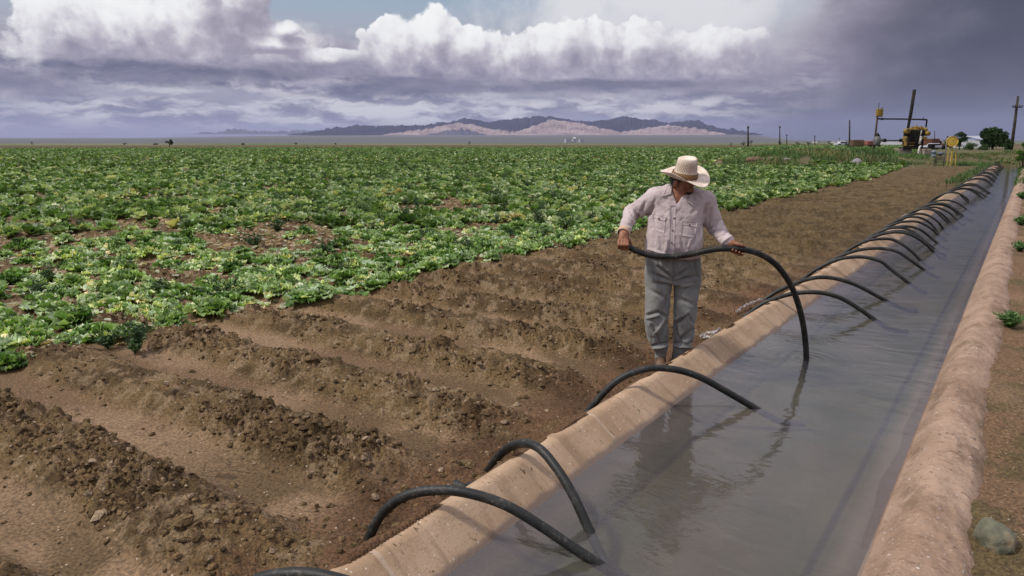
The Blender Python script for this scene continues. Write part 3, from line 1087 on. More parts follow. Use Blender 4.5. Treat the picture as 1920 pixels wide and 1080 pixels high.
def surface_net(f, lo, hi, h):
    """naive surface nets, evaluated only in blocks near the surface"""
    lo = np.asarray(lo, float); hi = np.asarray(hi, float)
    B = 8
    n = (np.ceil((hi - lo) / h / B).astype(int)) * B
    nb = n // B
    cb = np.stack(np.meshgrid(*[np.arange(k) for k in nb], indexing='ij'), -1).reshape(-1, 3)
    cc = lo + (cb + .5) * B * h
    dv = f(cc)
    act = np.abs(dv) < B * h * 1.9
    G = np.ones(n + 1, np.float32)
    sg = np.sign(dv).reshape(nb).astype(np.float32)
    sg[sg == 0] = 1
    G[:-1, :-1, :-1] = np.repeat(np.repeat(np.repeat(sg, B, 0), B, 1), B, 2)
    loc = np.stack(np.meshgrid(*[np.arange(B + 1)] * 3, indexing='ij'), -1).reshape(-1, 3)
    idx = (cb[act][:, None, :] * B + loc[None]).reshape(-1, 3)
    flat = np.unique(np.ravel_multi_index(idx.T, G.shape))
    ijk = np.stack(np.unravel_index(flat, G.shape), -1)
    vals = np.concatenate([f(lo + c * h) for c in np.array_split(ijk, max(1, len(ijk) // 200000))])
    G.ravel()[flat] = vals
    S = G < 0
    c0 = S[:-1, :-1, :-1]
    allin = c0.copy(); anyin = c0.copy()
    for a in (0, 1):
        for b in (0, 1):
            for c in (0, 1):
                s_ = S[a:a + n[0], b:b + n[1], c:c + n[2]]
                allin &= s_; anyin |= s_
    cells = np.argwhere(anyin & ~allin)
    vid = -np.ones(n, np.int64)
    vid[tuple(cells.T)] = np.arange(len(cells))
    acc = np.zeros((len(cells), 3)); cnt = np.zeros(len(cells))
    corners = [(a, b, c) for a in (0, 1) for b in (0, 1) for c in (0, 1)]
    for i in range(8):
        for j in range(i + 1, 8):
            ci, cj = np.array(corners[i]), np.array(corners[j])
            if np.abs(ci - cj).sum() != 1:
                continue
            vi = G[tuple((cells + ci).T)]; vj = G[tuple((cells + cj).T)]
            msk = (vi < 0) != (vj < 0)
            t = np.where(msk, vi / (vi - vj + 1e-12), 0)
            acc += np.where(msk[:, None], ci + t[:, None] * (cj - ci), 0)
            cnt += msk
    V = lo + (cells + acc / np.maximum(cnt, 1)[:, None]) * h
    F = []
    for ax in range(3):
        o1, o2 = [(1, 2), (2, 0), (0, 1)][ax]
        sl0 = [slice(1, -1)] * 3; sl1 = [slice(1, -1)] * 3
        sl0[ax] = slice(0, -1); sl1[ax] = slice(1, None)
        A_, B_ = S[tuple(sl0)], S[tuple(sl1)]
        e = np.argwhere(A_ != B_)
        off = np.ones(3, int); off[ax] = 0
        e = e + off
        e = e[(e[:, o1] < n[o1]) & (e[:, o2] < n[o2]) & (e[:, ax] < n[ax])]
        d1 = np.zeros(3, int); d1[o1] = 1
        d2 = np.zeros(3, int); d2[o2] = 1
        q = np.stack([vid[tuple((e - d1 - d2).T)], vid[tuple((e - d2).T)], vid[tuple(e.T)], vid[tuple((e - d1).T)]], 1)
        flip = ~S[tuple(e.T)]
        q[flip] = q[flip][:, ::-1]
        F.append(q[(q >= 0).all(1)])
    return V, np.concatenate(F)


def smooth_mesh(V, F, it=2, lam=.5):
    for _ in range(it):
        acc = np.zeros_like(V); c = np.zeros(len(V))
        for a, b in ((0, 1), (1, 2), (2, 3), (3, 0)):
            np.add.at(acc, F[:, a], V[F[:, b]]); np.add.at(c, F[:, a], 1)
            np.add.at(acc, F[:, b], V[F[:, a]]); np.add.at(c, F[:, b], 1)
        V = V + lam * (acc / np.maximum(c, 1)[:, None] - V)
    return V


def vnormals(V, F):
    n_ = np.cross(V[F[:, 2]] - V[F[:, 0]], V[F[:, 3]] - V[F[:, 1]])
    N_ = np.zeros_like(V)
    for k in range(4):
        np.add.at(N_, F[:, k], n_)
    return N_ / (np.linalg.norm(N_, axis=1)[:, None] + 1e-12)


def to_px(V):
    Wd = B0 + V[:, :1] * RT + V[:, 1:2] * HEAD + np.array([0, 0, 1.0]) * (V[:, 2:3])
    d = Wd - CAM
    a = d @ FWD
    return CX + FPX * (d @ RT) / a, CY - FPX * (d @ UPV) / a


def creases(V, N_, folds):
    """cloth folds: ridge or groove along a line on the side that faces the ditch"""
    px, py = to_px(V)
    front = smoothstep(-N_[:, 1], -.15, .35)
    D = np.zeros(len(V))
    for (x1, y1, x2, y2, w, amp) in folds:
        ax, ay = x2 - x1, y2 - y1
        t = ((px - x1) * ax + (py - y1) * ay) / (ax * ax + ay * ay)
        tc = np.clip(t, 0, 1)
        dist = np.hypot(px - x1 - tc * ax, py - y1 - tc * ay)
        fade = 1 - np.abs(tc - .5) * 1.1
        sgn = ((px - x1) * ay - (py - y1) * ax) / math.hypot(ax, ay) / w
        prof = np.exp(-(dist / w) ** 2)
        D += amp * fade * prof * (1 + .9 * np.clip(sgn, -1, 1))
    return V + N_ * (1.5 * D * front)[:, None]


def build_person():
    # --- joints
    S1, E1, W1 = L2(1229, 371, -.01), L2(1185, 399, -.10), L2(1169, 436, .13)
    S2, E2, W2 = L2(1321, 378, -.02), L2(1342, 426, -.02), L2(1366, 455, .27)

    def rowp(y, xl, xr, ry, v):
        a, b = L2(xl, y, v), L2(xr, y, v)
        return (a[2], (a[0] + b[0]) / 2, -v, (b[0] - a[0]) / 2, ry)
    torso = [rowp(*r) for r in [(482, 1213, 1313, .150, .005), (474, 1210, 1315, .158, .015), (462, 1211, 1316, .163, .022), (445, 1213, 1317, .162, .022), (425, 1215, 1319, .152, .015),
                                (405, 1216, 1321, .142, .008), (388, 1219, 1324, .132, 0), (376, 1222, 1326, .118, -.005), (366, 1228, 1322, .10, -.01), (358, 1242, 1310, .085, -.012), (350, 1255, 1291, .066, -.01)]]

    def torso_f(P, g=0.0):
        d = loft(P, torso, 2.5)
        sh1 = cap(P, L2(1262, 362, -.015), S1, .075, .078)
        sh2 = cap(P, L2(1280, 364, -.015), S2, .075, .078)
        return smin(smin(d, sh1, .05), sh2, .05) + g

    def arms_f(P, g=0.0, end=1.0):
        w1 = E1 + (W1 - E1) * end; w2 = E2 + (W2 - E2) * end
        a = smin(cap(P, S1, E1, .082, .064), cap(P, E1, w1, .066, .046), .03)
        b = smin(cap(P, S2, E2, .084, .066), cap(P, E2, w2, .068, .048), .03)
        return a + g, b + g

    # ---- shirt
    def shirt_f(P):
        d = torso_f(P)
        a, b = arms_f(P, 0, .93)
        d = smin(smin(d, a, .045), b, .045)
        px, py = to_px(P)
        # open collar
        cut = np.maximum(np.maximum((px - 1269) * .9 + (py - 384) * .42, -(px - 1269) * .9 + (py - 384) * .50), 0) * .0044
        vcut = np.where((px - 1269) * 1 < 0, (-(px - 1269)) - (384 - py) * .33, (px - 1269) - (384 - py) * .62) * .0044
        vcut = np.maximum(vcut, (P[:, 1] + .02))
        vcut = np.where(py < 384, vcut, 1.0)
        return np.maximum(d, -vcut)
    lo, hi = [-.52, -.42, .92], [.72, .26, 1.62]
    V, F = surface_net(shirt_f, lo, hi, .0065)
    V = smooth_mesh(V, F, 3)
    N_ = vnormals(V, F)
    folds = [(1222, 388, 1204, 418, 4, -.011), (1208, 380, 1196, 412, 3.5, -.008), (1186, 386, 1200, 414, 3, -.010), (1178, 392, 1194, 416, 3, -.008), (1170, 405, 1192, 420, 2.5, .006), (1168, 418, 1186, 426, 2.5, -.005),
             (1198, 400, 1210, 418, 3, .009), (1228, 372, 1216, 402, 3.5, -.006), (1226, 392, 1222, 425, 4, -.008),
             (1324, 385, 1316, 420, 4, -.010), (1334, 392, 1326, 424, 3.5, -.008), (1350, 412, 1326, 432, 3.0, -.011), (1358, 420, 1334, 437, 3.0, -.010), (1366, 432, 1345, 446, 2.8, -.007), (1372, 441, 1352, 455, 2.6, .006),
             (1322, 412, 1310, 440, 4, -.010), (1316, 425, 1300, 456, 4, -.008), (1310, 445, 1290, 466, 3.5, -.007), (1300, 400, 1312, 382, 4, -.005), (1318, 372, 1306, 400, 3, .005),
             (1222, 430, 1226, 462, 4, -.007), (1235, 440, 1240, 470, 4, -.005), (1250, 452, 1247, 476, 3, .006), (1276, 447, 1280, 472, 3.5, -.006), (1294, 450, 1287, 474, 3.5, .006), (1216, 468, 1248, 478, 2.5, .008),
             (1270, 400, 1285, 425, 5, -.004), (1252, 390, 1256, 430, 4, .004), (1230, 380, 1244, 400, 4, -.004)]
    V = creases(V, N_, [q[:5] + (q[5] * 1.35,) for q in folds])
    wr = fbm(V[:, 0] * 14 + V[:, 1] * 8, V[:, 2] * 9 + V[:, 1] * 5, 201, 4) - .5
    wr2 = fbm(V[:, 0] * 34, V[:, 2] * 26 + V[:, 1] * 30, 202, 3) - .5
    V = V + N_ * (wr * .016 + wr2 * .007)[:, None]
    person = empty('person', B0, YAW)
    tag(person, 'farm worker in a straw hat, pale shirt and grey trousers holding a siphon tube', 'person')

    def cloth(name, c0, c1, stain, weave=900):
        m_, nt = material(name)
        tc = nt.n('ShaderNodeTexCoord', out=None)
        p = tc.outputs['Object']
        n1 = nt.noise(p, 5, 5, .6)
        n2 = nt.noise(p, 22, 5, .65)
        c = nt.mix(nt.mr(n1, .35, .65), c0, c1)
        c = nt.mix(nt.math('MULTIPLY', nt.mr(n2, .60, .74), .55), c, stain)
        hh = nt.math('ADD', nt.noise(p, 45, 4, .6), nt.math('MULTIPLY', nt.noise(p, 400, 2), .25))
        b = nt.n('ShaderNodeBump', {'Height': hh, 'Strength': .35, 'Distance': .008})
        out_surf(nt, nt.n('ShaderNodeBsdfPrincipled', {'Base Color': c, 'Roughness': .9, 'Specular IOR Level': .15, 'Normal': b, 'Sheen Weight': .15}))
        return m_
    M_SHIRT = cloth('shirt_cotton', (.44, .37, .37), (.53, .455, .455), (.36, .27, .22))
    M_TROU = cloth('trouser_twill', (.178, .182, .175), (.238, .240, .230), (.235, .20, .165))
    shirt = link('shirt', mesh_np('shirt', V, [F], [M_SHIRT]), person)
    bvh = BVHTree.FromPolygons([tuple(v) for v in V], [tuple(f) for f in F])
    Rl = np.array([RT, HEAD, [0, 0, 1.0]])

    def onto(px, py, off):
        o_ = Rl @ (CAM - B0)
        d = Rl @ ray(px, py); d /= np.linalg.norm(d)
        hit = bvh.ray_cast(Vector(o_), Vector(d))
        if hit[0] is None:
            return None
        return np.array(hit[0]) - d * off

    def patch(name, quad, nu, nv, off, mat, parent, thick=.007):
        q = [np.array(c, float) for c in quad]
        V_ = []
        for i in range(nu + 1):
            for j in range(nv + 1):
                s, t = i / nu, j / nv
                c = (q[0] * (1 - s) + q[1] * s) * (1 - t) + (q[3] * (1 - s) + q[2] * s) * t
                h_ = onto(c[0], c[1], off)
                V_.append(h_)
        last = next((v for v in V_ if v is not None), None)
        if last is None:
            return None
        for i, v in enumerate(V_):
            if v is None:
                V_[i] = last
            last = V_[i]
        V_ = np.array(V_)
        back = Rl @ FWD
        V2 = V_ + back * thick
        nn = len(V_)
        F_ = []
        I = np.arange(nn).reshape(nu + 1, nv + 1)
        for i in range(nu):
            for j in range(nv):
                F_.append([I[i, j], I[i + 1, j], I[i + 1, j + 1], I[i, j + 1]])
        rim = list(I[:, 0]) + list(I[-1, 1:]) + list(I[-2::-1, -1]) + list(I[0, -2:0:-1])
        for a, b in zip(rim, rim[1:] + rim[:1]):
            F_.append([a, b, b + nn, a + nn])
        return link(name, mesh_np(name, np.vstack([V_, V2]), [np.array(F_)], [mat], True), parent)

    patch('placket', [(1257.5, 386), (1267, 385), (1263, 476), (1254, 476)], 3, 22, .0035, M_SHIRT, shirt)
    patch('pocket', [(1225, 406), (1248, 411), (1245, 437), (1228, 431)], 8, 8, .0035, M_SHIRT, shirt)
    patch('pocket', [(1280, 418), (1306, 421), (1303, 445), (1277, 441)], 8, 8, .0035, M_SHIRT, shirt)
    patch('pocket_flap', [(1223.5, 401), (1249.5, 408), (1246, 414), (1225, 408)], 8, 4, .0085, M_SHIRT, shirt, .009)
    patch('pocket_flap', [(1278.5, 414.5), (1307.5, 417.5), (1306, 425), (1279, 421)], 8, 4, .0085, M_SHIRT, shirt, .009)
    patch('collar', [(1253, 347), (1259.5, 345.5), (1258, 363), (1242.5, 368.5)], 5, 7, .012, M_SHIRT, shirt, .012)
    patch('collar', [(1296, 362), (1302, 371), (1299, 385), (1288, 377.5)], 5, 7, .012, M_SHIRT, shirt, .012)
    M_BTN = simple_mat('button_horn', (.10, .075, .06), .4)
    for (bx, by) in ((1264, 409), (1261, 432), (1259.5, 455), (1235, 409.5), (1293, 421.5)):
        c = onto(bx, by, .012 if bx in (1235, 1293) else .006)
        if c is not None:
            MB().lathe([(.0001, -.004), (.0065, -.004), (.0068, 0), (.005, .0025), (.0001, .002)], c, 10, axis=Rl @ -FWD).build('button', M_BTN, shirt, True)

    # ---- trousers
    def rowl(y, xl, xr, ry, v):
        return rowp(y, xl, xr, ry, v)
    pel = [rowp(*r) for r in [(468, 1216, 1310, .128, .0), (480, 1211, 1313, .138, .0), (500, 1210, 1313.5, .145, -.005), (518, 1210.5, 1312.5, .140, -.01), (530, 1211, 1312, .110, -.01)]]
    legA = [rowp(*r) for r in [(505, 1211, 1263, .115, -.005), (535, 1210.5, 1260, .108, 0), (560, 1210.5, 1257, .100, .01), (585, 1208.5, 1254.5, .092, .02), (602, 1208, 1254, .09, .022), (620, 1210, 1253.5, .088, .01),
                               (638, 1214.5, 1253.5, .082, .0), (650, 1221, 1253, .075, .0), (656, 1225, 1252.5, .068, .0), (660, 1227.5, 1250, .058, .0), (672, 1228, 1249, .056, .0)]]
    legB = [rowp(*r) for r in [(505, 1262, 1312.5, .115, -.005), (535, 1263.5, 1311, .108, 0), (560, 1264, 1308.5, .100, .015), (585, 1262.5, 1305.5, .094, .028), (602, 1262.5, 1304, .09, .028), (620, 1262.5, 1302.5, .088, .015),
                               (638, 1262, 1300, .083, .0), (650, 1261.5, 1297, .078, .0), (657, 1262, 1292, .07, .0), (661, 1264, 1286, .060, .0), (680, 1264, 1285, .056, .0)]]

    def trou_f(P):
        d = loft(P, pel, 2.4)
        a = loft(P, legA, 2.1); b = loft(P, legB, 2.1)
        leg = np.minimum(a, b)
        return smin(d, leg, .02)
    V, F = surface_net(trou_f, [-.30, -.24, .03], [.36, .24, 1.04], .007)
    V = smooth_mesh(V, F, 3)
    N_ = vnormals(V, F)
    folds = [(1262, 522, 1236, 500, 3.5, -.012), (1262, 528, 1224, 512, 3.5, -.010), (1258, 535, 1228, 530, 3.5, -.008), (1264, 524, 1292, 506, 3.5, -.009), (1266, 530, 1305, 520, 4, -.009), (1268, 538, 1300, 536, 3.5, .007),
             (1262, 490, 1263, 530, 2.2, -.006), (1235, 486, 1246, 510, 3, .006), (1216, 490, 1226, 520, 3, -.006), (1300, 486, 1306, 520, 3, -.006), (1218, 545, 1246, 560, 4, -.006), (1255, 545, 1246, 580, 3.5, -.010),
             (1212, 592, 1234, 586, 2.8, -.012), (1234, 586, 1252, 596, 2.8, -.010), (1214, 598, 1236, 592, 2.6, .010), (1252, 604, 1232, 640, 4, -.010), (1244, 600, 1226, 628, 3.5, .009), (1222, 612, 1236, 646, 3.5, -.008),
             (1264, 610, 1290, 592, 3, -.012), (1266, 602, 1292, 586, 3, .010), (1292, 596, 1303, 610, 3, -.008), (1270, 645, 1298, 620, 4, -.010), (1276, 650, 1300, 632, 3, .009), (1266, 620, 1276, 645, 3.5, -.007), (1272, 560, 1296, 572, 4, -.006),
             (1270, 556, 1268, 590, 3.5, .005), (1220, 650, 1252, 644, 2.2, -.010), (1224, 654, 1252, 650, 2.0, .012), (1263, 650, 1294, 652, 2.2, .010), (1263, 645, 1298, 644, 2.2, -.009)]
    V = creases(V, N_, [q[:5] + (q[5] * 1.6,) for q in folds])
    wr = fbm(V[:, 0] * 16 + V[:, 1] * 10, V[:, 2] * 8, 211, 4) - .5
    wr2 = fbm(V[:, 0] * 40, V[:, 2] * 22 + V[:, 1] * 30, 212, 3) - .5
    V = V + N_ * (wr * .016 + wr2 * .007)[:, None]
    trousers = link('trousers', mesh_np('trousers', V, [F], [M_TROU]), person)
    bvh_s = bvh
    bvh = BVHTree.FromPolygons([tuple(v) for v in V], [tuple(f) for f in F])
    patch('fly', [(1262, 482), (1268, 482), (1265, 520), (1262.5, 522)], 2, 10, .003, M_TROU, trousers)

    # ---- boots
    M_BOOT = simple_mat('boot_leather', (.10, .060, .036), .75, .35, 14, bump=.3, dirt=(.22, .155, .09))
    M_SOLE = simple_mat('boot_sole', (.05, .038, .03), .9, .3, 20, dirt=(.20, .13, .08))
    for (x_, v_, toe, zb) in ((1238.5, .0, (-.02, -.17), 0.0), (1273, -.02, (.05, -.15), .035)):
        c = L2(x_, 672, v_); c[2] = zb
        hx = np.array([c[0], c[1], 0])

        def boot_f(P, hx=hx, toe=toe, zb=zb):
            t = hx + np.array([toe[0], toe[1], 0])
            d = cap(P, hx + [0, .03, zb + .05], hx + [0, .02, zb + .16], .047, .052)
            e = cap(P, hx + [0, .035, zb + .045], t + [0, 0, zb + .042], .044, .046)
            d = smin(d, e, .035)
            d = smin(d, cap(P, hx + [0, 0, zb + .10], t + [0, .05, zb + .06], .035, .03), .03)
            return np.maximum(d, (zb + .018) - P[:, 2])
        V, F = surface_net(boot_f, hx + [-.14, -.26, zb], hx + [.14, .14, zb + .24], .006)
        V = smooth_mesh(V, F, 2)
        boot = link('boot', mesh_np('boot', V, [F], [M_BOOT]), person)

        def sole_f(P, hx=hx, toe=toe, zb=zb):
            t = hx + np.array([toe[0], toe[1], 0])
            d = cap(P * [1, 1, 0], hx + [0, .035, 0], t, .047, .050)
            return np.maximum(d, np.abs(P[:, 2] - zb - .008) - .012)
        V, F = surface_net(sole_f, hx + [-.14, -.26, zb - .02], hx + [.14, .14, zb + .04], .006)
        link('sole', mesh_np('sole', V, [F], [M_SOLE]), boot)

    # ---- head frame
    hf = np.array([.66, -.66, -.34]); hf /= np.linalg.norm(hf)
    hr = np.cross(hf, [0, 0, 1.0]); hr /= np.linalg.norm(hr)
    hu = np.cross(hr, hf)
    HM = np.stack([hr, hf, hu], 1)
    HC = L2(1279, 342, .025)

    def hp(r_, f_, u_):
        return HC + HM @ np.array([r_, f_, u_])

    def head_f(P):
        d = ellip(P, hp(0, -.008, .03), (.079, .100, .092), HM)
        d = smin(d, ellip(P, hp(0, .030, -.052), (.060, .066, .070), HM), .04)
        d = smin(d, cap(P, hp(-.02, .072, -.098), hp(.02, .072, -.098), .022, .022), .03)      # chin
        d = smin(d, cap(P, hp(-.036, .082, .022), hp(.036, .082, .022), .014, .014), .02)      # brow
        d = smin(d, cap(P, hp(0, .090, .012), hp(0, .110, -.026), .010, .015), .012)           # nose
        d = smin(d, cap(P, hp(-.013, .100, -.034), hp(.013, .100, -.034), .012, .012), .010)
        for sx in (-1, 1):
            d = smin(d, ellip(P, hp(sx * .050, .062, -.022), (.022, .022, .018), HM), .02)     # cheekbone
            d = smin(d, ellip(P, hp(sx * .082, -.008, -.012), (.011, .022, .034), HM), .008)   # ear
            d = np.maximum(d, -ellip(P, hp(sx * .034, .106, .004), (.014, .012, .009), HM))    # socket
        d = smin(d, cap(P, hp(-.022, .090, -.062), hp(.022, .090, -.062), .009, .009), .012)   # lips
        d = smin(d, cap(P, hp(-.018, .088, -.076), hp(.018, .088, -.076), .009, .009), .012)
        return d

    tub_v1, tub_v2 = .20, .30
    # right hand: back of the hand to the front, fingers closing down round the pipe
    def hand_right(P):
        k = [L2(x_, 451 + .5 * i_, .225) for i_, x_ in enumerate((1160.5, 1166, 1171.5, 1176.5))]
        d = cap(P, W1 + (W1 - E1) * -.25, L2(1169, 441, .165), .036, .030)
        pm = smin(cap(P, L2(1167, 440, .17), L2(1164, 451, .205), .024, .022), cap(P, L2(1171, 440, .17), L2(1173, 451, .205), .024, .022), .02)
        d = smin(d, pm, .025)
        for i_, a in enumerate(k):
            x_ = (1160.5, 1166, 1171.5, 1176.5)[i_]
            ln = (464.5, 467, 467.5, 466)[i_]
            b = L2(x_ - .3, (a[2] * 0 + 459.5), .252)
            c = L2(x_ - .2, ln, .222)
            e = L2(x_ + .2, ln - 1.5, .185)
            d = smin(d, chain(P, [a, b, c, e], [.0125, .0115, .0105, .009]), .006)
        th = chain(P, [L2(1174, 444, .17), L2(1180, 452, .16), L2(1184, 458, .165)], [.016, .013, .010])
        return smin(d, th, .012)

    def hand_left(P):
        d = cap(P, W2 + (W2 - E2) * -.10, L2(1370, 457, .275), .033, .031)
        pm = smin(cap(P, L2(1371, 456, .27), L2(1388, 462, .258), .026, .020), cap(P, L2(1369, 460, .27), L2(1378, 467, .256), .026, .020), .02)
        d = smin(d, pm, .025)
        th = chain(P, [L2(1373, 456, .29), L2(1384, 458, .315), L2(1391, 459.8, .322), L2(1397, 461.5, .318)], [.019, .0135, .0115, .009])
        d = smin(d, th, .014)
        tips = [((1373.5, 470.5), (1374, 468.2)), ((1379.5, 474.5), (1380, 470.5)), ((1385.5, 477), (1386.5, 473)), ((1391, 478), (1392.5, 475.5))]
        bases = [(1372, 466), (1377.5, 466.5), (1383, 466), (1388, 465)]
        for (bx, by), (m1, m2) in zip(bases, tips):
            d = smin(d, chain(P, [L2(bx, by, .255), L2(bx + 1, by + 6, .262), L2(m1[0], m1[1], .298), L2(m2[0], m2[1], .338)], [.0125, .0115, .0105, .0088]), .005)
        return d

    def body_f(P):
        d = torso_f(P, .034)
        a, b = arms_f(P, .030)
        d = smin(smin(d, a, .04), b, .04)
        d = smin(d, trou_f(P) + .034, .01)
        d = smin(d, cap(P, L2(1268, 372, .02), HC + np.array([-.01, .02, -.03]), .064, .056), .03)
        d = smin(d, head_f(P), .02)
        d = np.minimum(smin(d, hand_right(P), .02), 9)
        d = smin(d, hand_left(P), .02)
        return d
    V, F = surface_net(body_f, [-.56, -.46, .06], [.78, .26, 1.80], .005)
    V = smooth_mesh(V, F, 1, .4)
    m_, nt = material('weathered_skin')
    tc = nt.n('ShaderNodeTexCoord', out=None)
    p = tc.outputs['Object']
    c = nt.mix(nt.mr(nt.noise(p, 30, 4), .35, .65), (.22, .092, .050), (.31, .140, .078))
    c = nt.mix(nt.math('MULTIPLY', nt.mr(nt.noise(p, 60, 4), .58, .7), .5), c, (.13, .075, .045))
    b = nt.n('ShaderNodeBump', {'Height': nt.noise(p, 160, 4), 'Strength': .25, 'Distance': .004})
    out_surf(nt, nt.n('ShaderNodeBsdfPrincipled', {'Base Color': c, 'Roughness': .55, 'Specular IOR Level': .35, 'Normal': b, 'Subsurface Weight': .08, 'Subsurface Radius': (.01, .004, .002)}))
    body = link('body', mesh_np('body', V, [F], [m_]), person)
    M_EYE = simple_mat('eye_white', (.34, .29, .25), .35)
    M_IRIS = simple_mat('eye_iris', (.03, .018, .01), .2)
    for sx in (-1, 1):
        c = hp(sx * .034, .079, .003)
        prof = [(.012 * math.sin(t), -.012 * math.cos(t)) for t in np.linspace(.05, math.pi - .05, 9)]
        b = MB().lathe(prof, c, 12, axis=hf)
        b.lathe([(.0001, .0112), (.0055, .0112), (.004, .0125), (.0001, .0128)], c, 10, 1, axis=hf)
        b.build('eye', [M_EYE, M_IRIS], person, True)
    M_HAIR = simple_mat('dark_hair', (.028, .021, .018), .7, .4, 90, bump=.5)

    def hair_f(P):
        d = ellip(P, hp(0, -.014, .026), (.086, .102, .098), HM)
        q = (P - HC) @ HM
        return np.maximum(d, np.maximum(q[:, 1] * 1.0 - .015 - np.clip(q[:, 2], 0, .1) * .9, -q[:, 2] - .045))
    V, F = surface_net(hair_f, HC - .17, HC + .17, .006)
    link('hair', mesh_np('hair', smooth_mesh(V, F, 2), [F], [M_HAIR]), person)

    def mou_f(P):
        d = chain(P, [hp(-.036, .082, -.062), hp(-.018, .100, -.050), hp(0, .106, -.047), hp(.018, .100, -.050), hp(.036, .082, -.062)], [.006, .010, .009, .010, .006])
        return d
    V, F = surface_net(mou_f, HC - .15, HC + .17, .004)
    link('moustache', mesh_np('moustache', V, [F], [M_HAIR]), person)

    # ---- turned-back cuff at the right wrist
    M_CUFF = cloth('cuff_lining', (.50, .34, .235), (.55, .39, .28), (.36, .25, .17))
    ax = (W1 - E1) / np.linalg.norm(W1 - E1)
    MB().tube([W1 - ax * .035, W1 - ax * .02, W1 + ax * .005, W1 + ax * .012], [.048, .0535, .052, .047], 20, False).build('cuff', M_CUFF, shirt, True)

    # ---- hat
    up_h = np.array([.05, -.29, 1.0]); up_h /= np.linalg.norm(up_h)
    fh = hf - up_h * (hf @ up_h); fh /= np.linalg.norm(fh)
    rh = np.cross(fh, up_h)
    HO = L2(1284, 331.5, .045)

    def hpt(th, r_, z_):
        return HO + rh * (r_ * math.sin(th)) + fh * (r_ * math.cos(th)) + up_h * z_
    m_, nt = material('woven_straw')
    uvn = nt.n('ShaderNodeAttribute', attribute_name='weave', out=1)
    tc = nt.n('ShaderNodeTexCoord', out=None)
    p = tc.outputs['Object']
    sp_ = nt.n('ShaderNodeSeparateXYZ', {0: uvn}, out=None)
    U_, Z_, K_ = sp_.outputs[0], sp_.outputs[1], sp_.outputs[2]
    d1 = nt.math('ADD', nt.math('MULTIPLY', U_, 7.32), nt.math('MULTIPLY', Z_, 13.0))
    d2 = nt.math('SUBTRACT', nt.math('MULTIPLY', U_, 7.32), nt.math('MULTIPLY', Z_, 13.0))
    l1 = nt.mr(nt.math('PINGPONG', d1, .5), .31, .41)
    l2 = nt.mr(nt.math('PINGPONG', d2, .5), .31, .41)
    lat = nt.math('MULTIPLY', nt.math('MAXIMUM', l1, l2), K_)
    n1 = nt.noise(p, 16, 5, .6)
    c = nt.mix(nt.mr(n1, .35, .65), (.62, .52, .43), (.80, .71, .61))
    c = nt.mix(nt.math('MULTIPLY', lat, .9), c, (.17, .10, .05))
    c = nt.mix(nt.math('MULTIPLY', nt.mr(nt.noise(p, 9, 4), .56, .7), .4), c, (.40, .27, .17))
    fine_ = nt.noise(p, 180, 3)
    b = nt.n('ShaderNodeBump', {'Height': nt.math('SUBTRACT', fine_, nt.math('MULTIPLY', lat, 1.5)), 'Strength': .4, 'Distance': .004})
    out_surf(nt, nt.n('ShaderNodeBsdfPrincipled', {'Base Color': c, 'Roughness': .8, 'Specular IOR Level': .25, 'Normal': b}))
    M_STRAW = m_
    nth = 56
    V, F, WV = [], [], []
    prof = [(1.0, 0.0), (1.0, .02), (.995, .045), (.985, .07), (.97, .095), (.955, .12), (.93, .145), (.88, .163), (.78, .174), (.6, .174), (.38, .168), (.15, .163), (.0001, .162)]
    prof = [(k_ * (1 - .13 * min(1, z_ / .15)), z_ * .93) for k_, z_ in prof]
    for i, (k, z_) in enumerate(prof):
        for j in range(nth):
            th = 2 * math.pi * j / nth
            ra = .089 + .010 * math.cos(th) ** 2
            dent = 0
            if z_ > .14:
                dent = -.020 * math.exp(-((math.sin(th) * k * .9) / .33) ** 2) * smoothstep(np.array(.82 - k), 0, .45)
                dent = float(dent)
            zz = z_ + dent + (.006 * math.cos(th) if k < .97 else 0)
            V.append(hpt(th, ra * k, zz))
            WV.append((j / nth * 2 * math.pi * .09 / .09 / 2, z_ / .18 * .5, float(smoothstep(np.array(z_), .045, .06) * (1 - smoothstep(np.array(z_), .125, .14)))))
    for i in range(len(prof) - 1):
        for j in range(nth):
            jj = (j + 1) % nth
            F.append([i * nth + j, i * nth + nth + j, i * nth + nth + jj, i * nth + jj])
    n0 = len(V)
    nr_ = 10
    for side in (1, -1):
        for i in range(nr_ + 1):
            t = i / nr_
            for j in range(nth):
                th = 2 * math.pi * j / nth
                ra = .089 + .010 * math.cos(th) ** 2
                R_ = .184 + .024 * math.cos(th) ** 2
                zz = .062 * abs(math.sin(th)) ** 1.6 * t ** 1.8 - .024 * max(0, math.cos(th)) * t - .004 * math.sin(3 * th + 1) * t
                V.append(hpt(th, ra * .97 + (R_ - ra) * t, zz + side * .0022))
                WV.append((0, 0, 0))
    for s_ in (0, 1):
        o_ = n0 + s_ * (nr_ + 1) * nth
        for i in range(nr_):
            for j in range(nth):
                jj = (j + 1) % nth
                q = [o_ + i * nth + j, o_ + i * nth + jj, o_ + i * nth + nth + jj, o_ + i * nth + nth + j]
                F.append(q if s_ else q[::-1])
    for j in range(nth):
        jj = (j + 1) % nth
        a = n0 + nr_ * nth
        b_ = n0 + (2 * nr_ + 1) * nth
        F.append([a + j, b_ + j, b_ + jj, a + jj])
    hat = link('hat', mesh_np('hat', np.array(V), [np.array(F)], [M_STRAW], True, {'weave': np.array(WV)}), person)
    b = MB()
    V, F = [], []
    pr = [(1.0, .001), (1.06, .003), (1.075, .020), (1.06, .042), (1.0, .046)]
    for (k, z_) in pr:
        for j in range(nth):
            th = 2 * math.pi * j / nth
            ra = .089 + .010 * math.cos(th) ** 2
            V.append(hpt(th, ra * k + .001, z_ + .003 * math.sin(2 * th)))
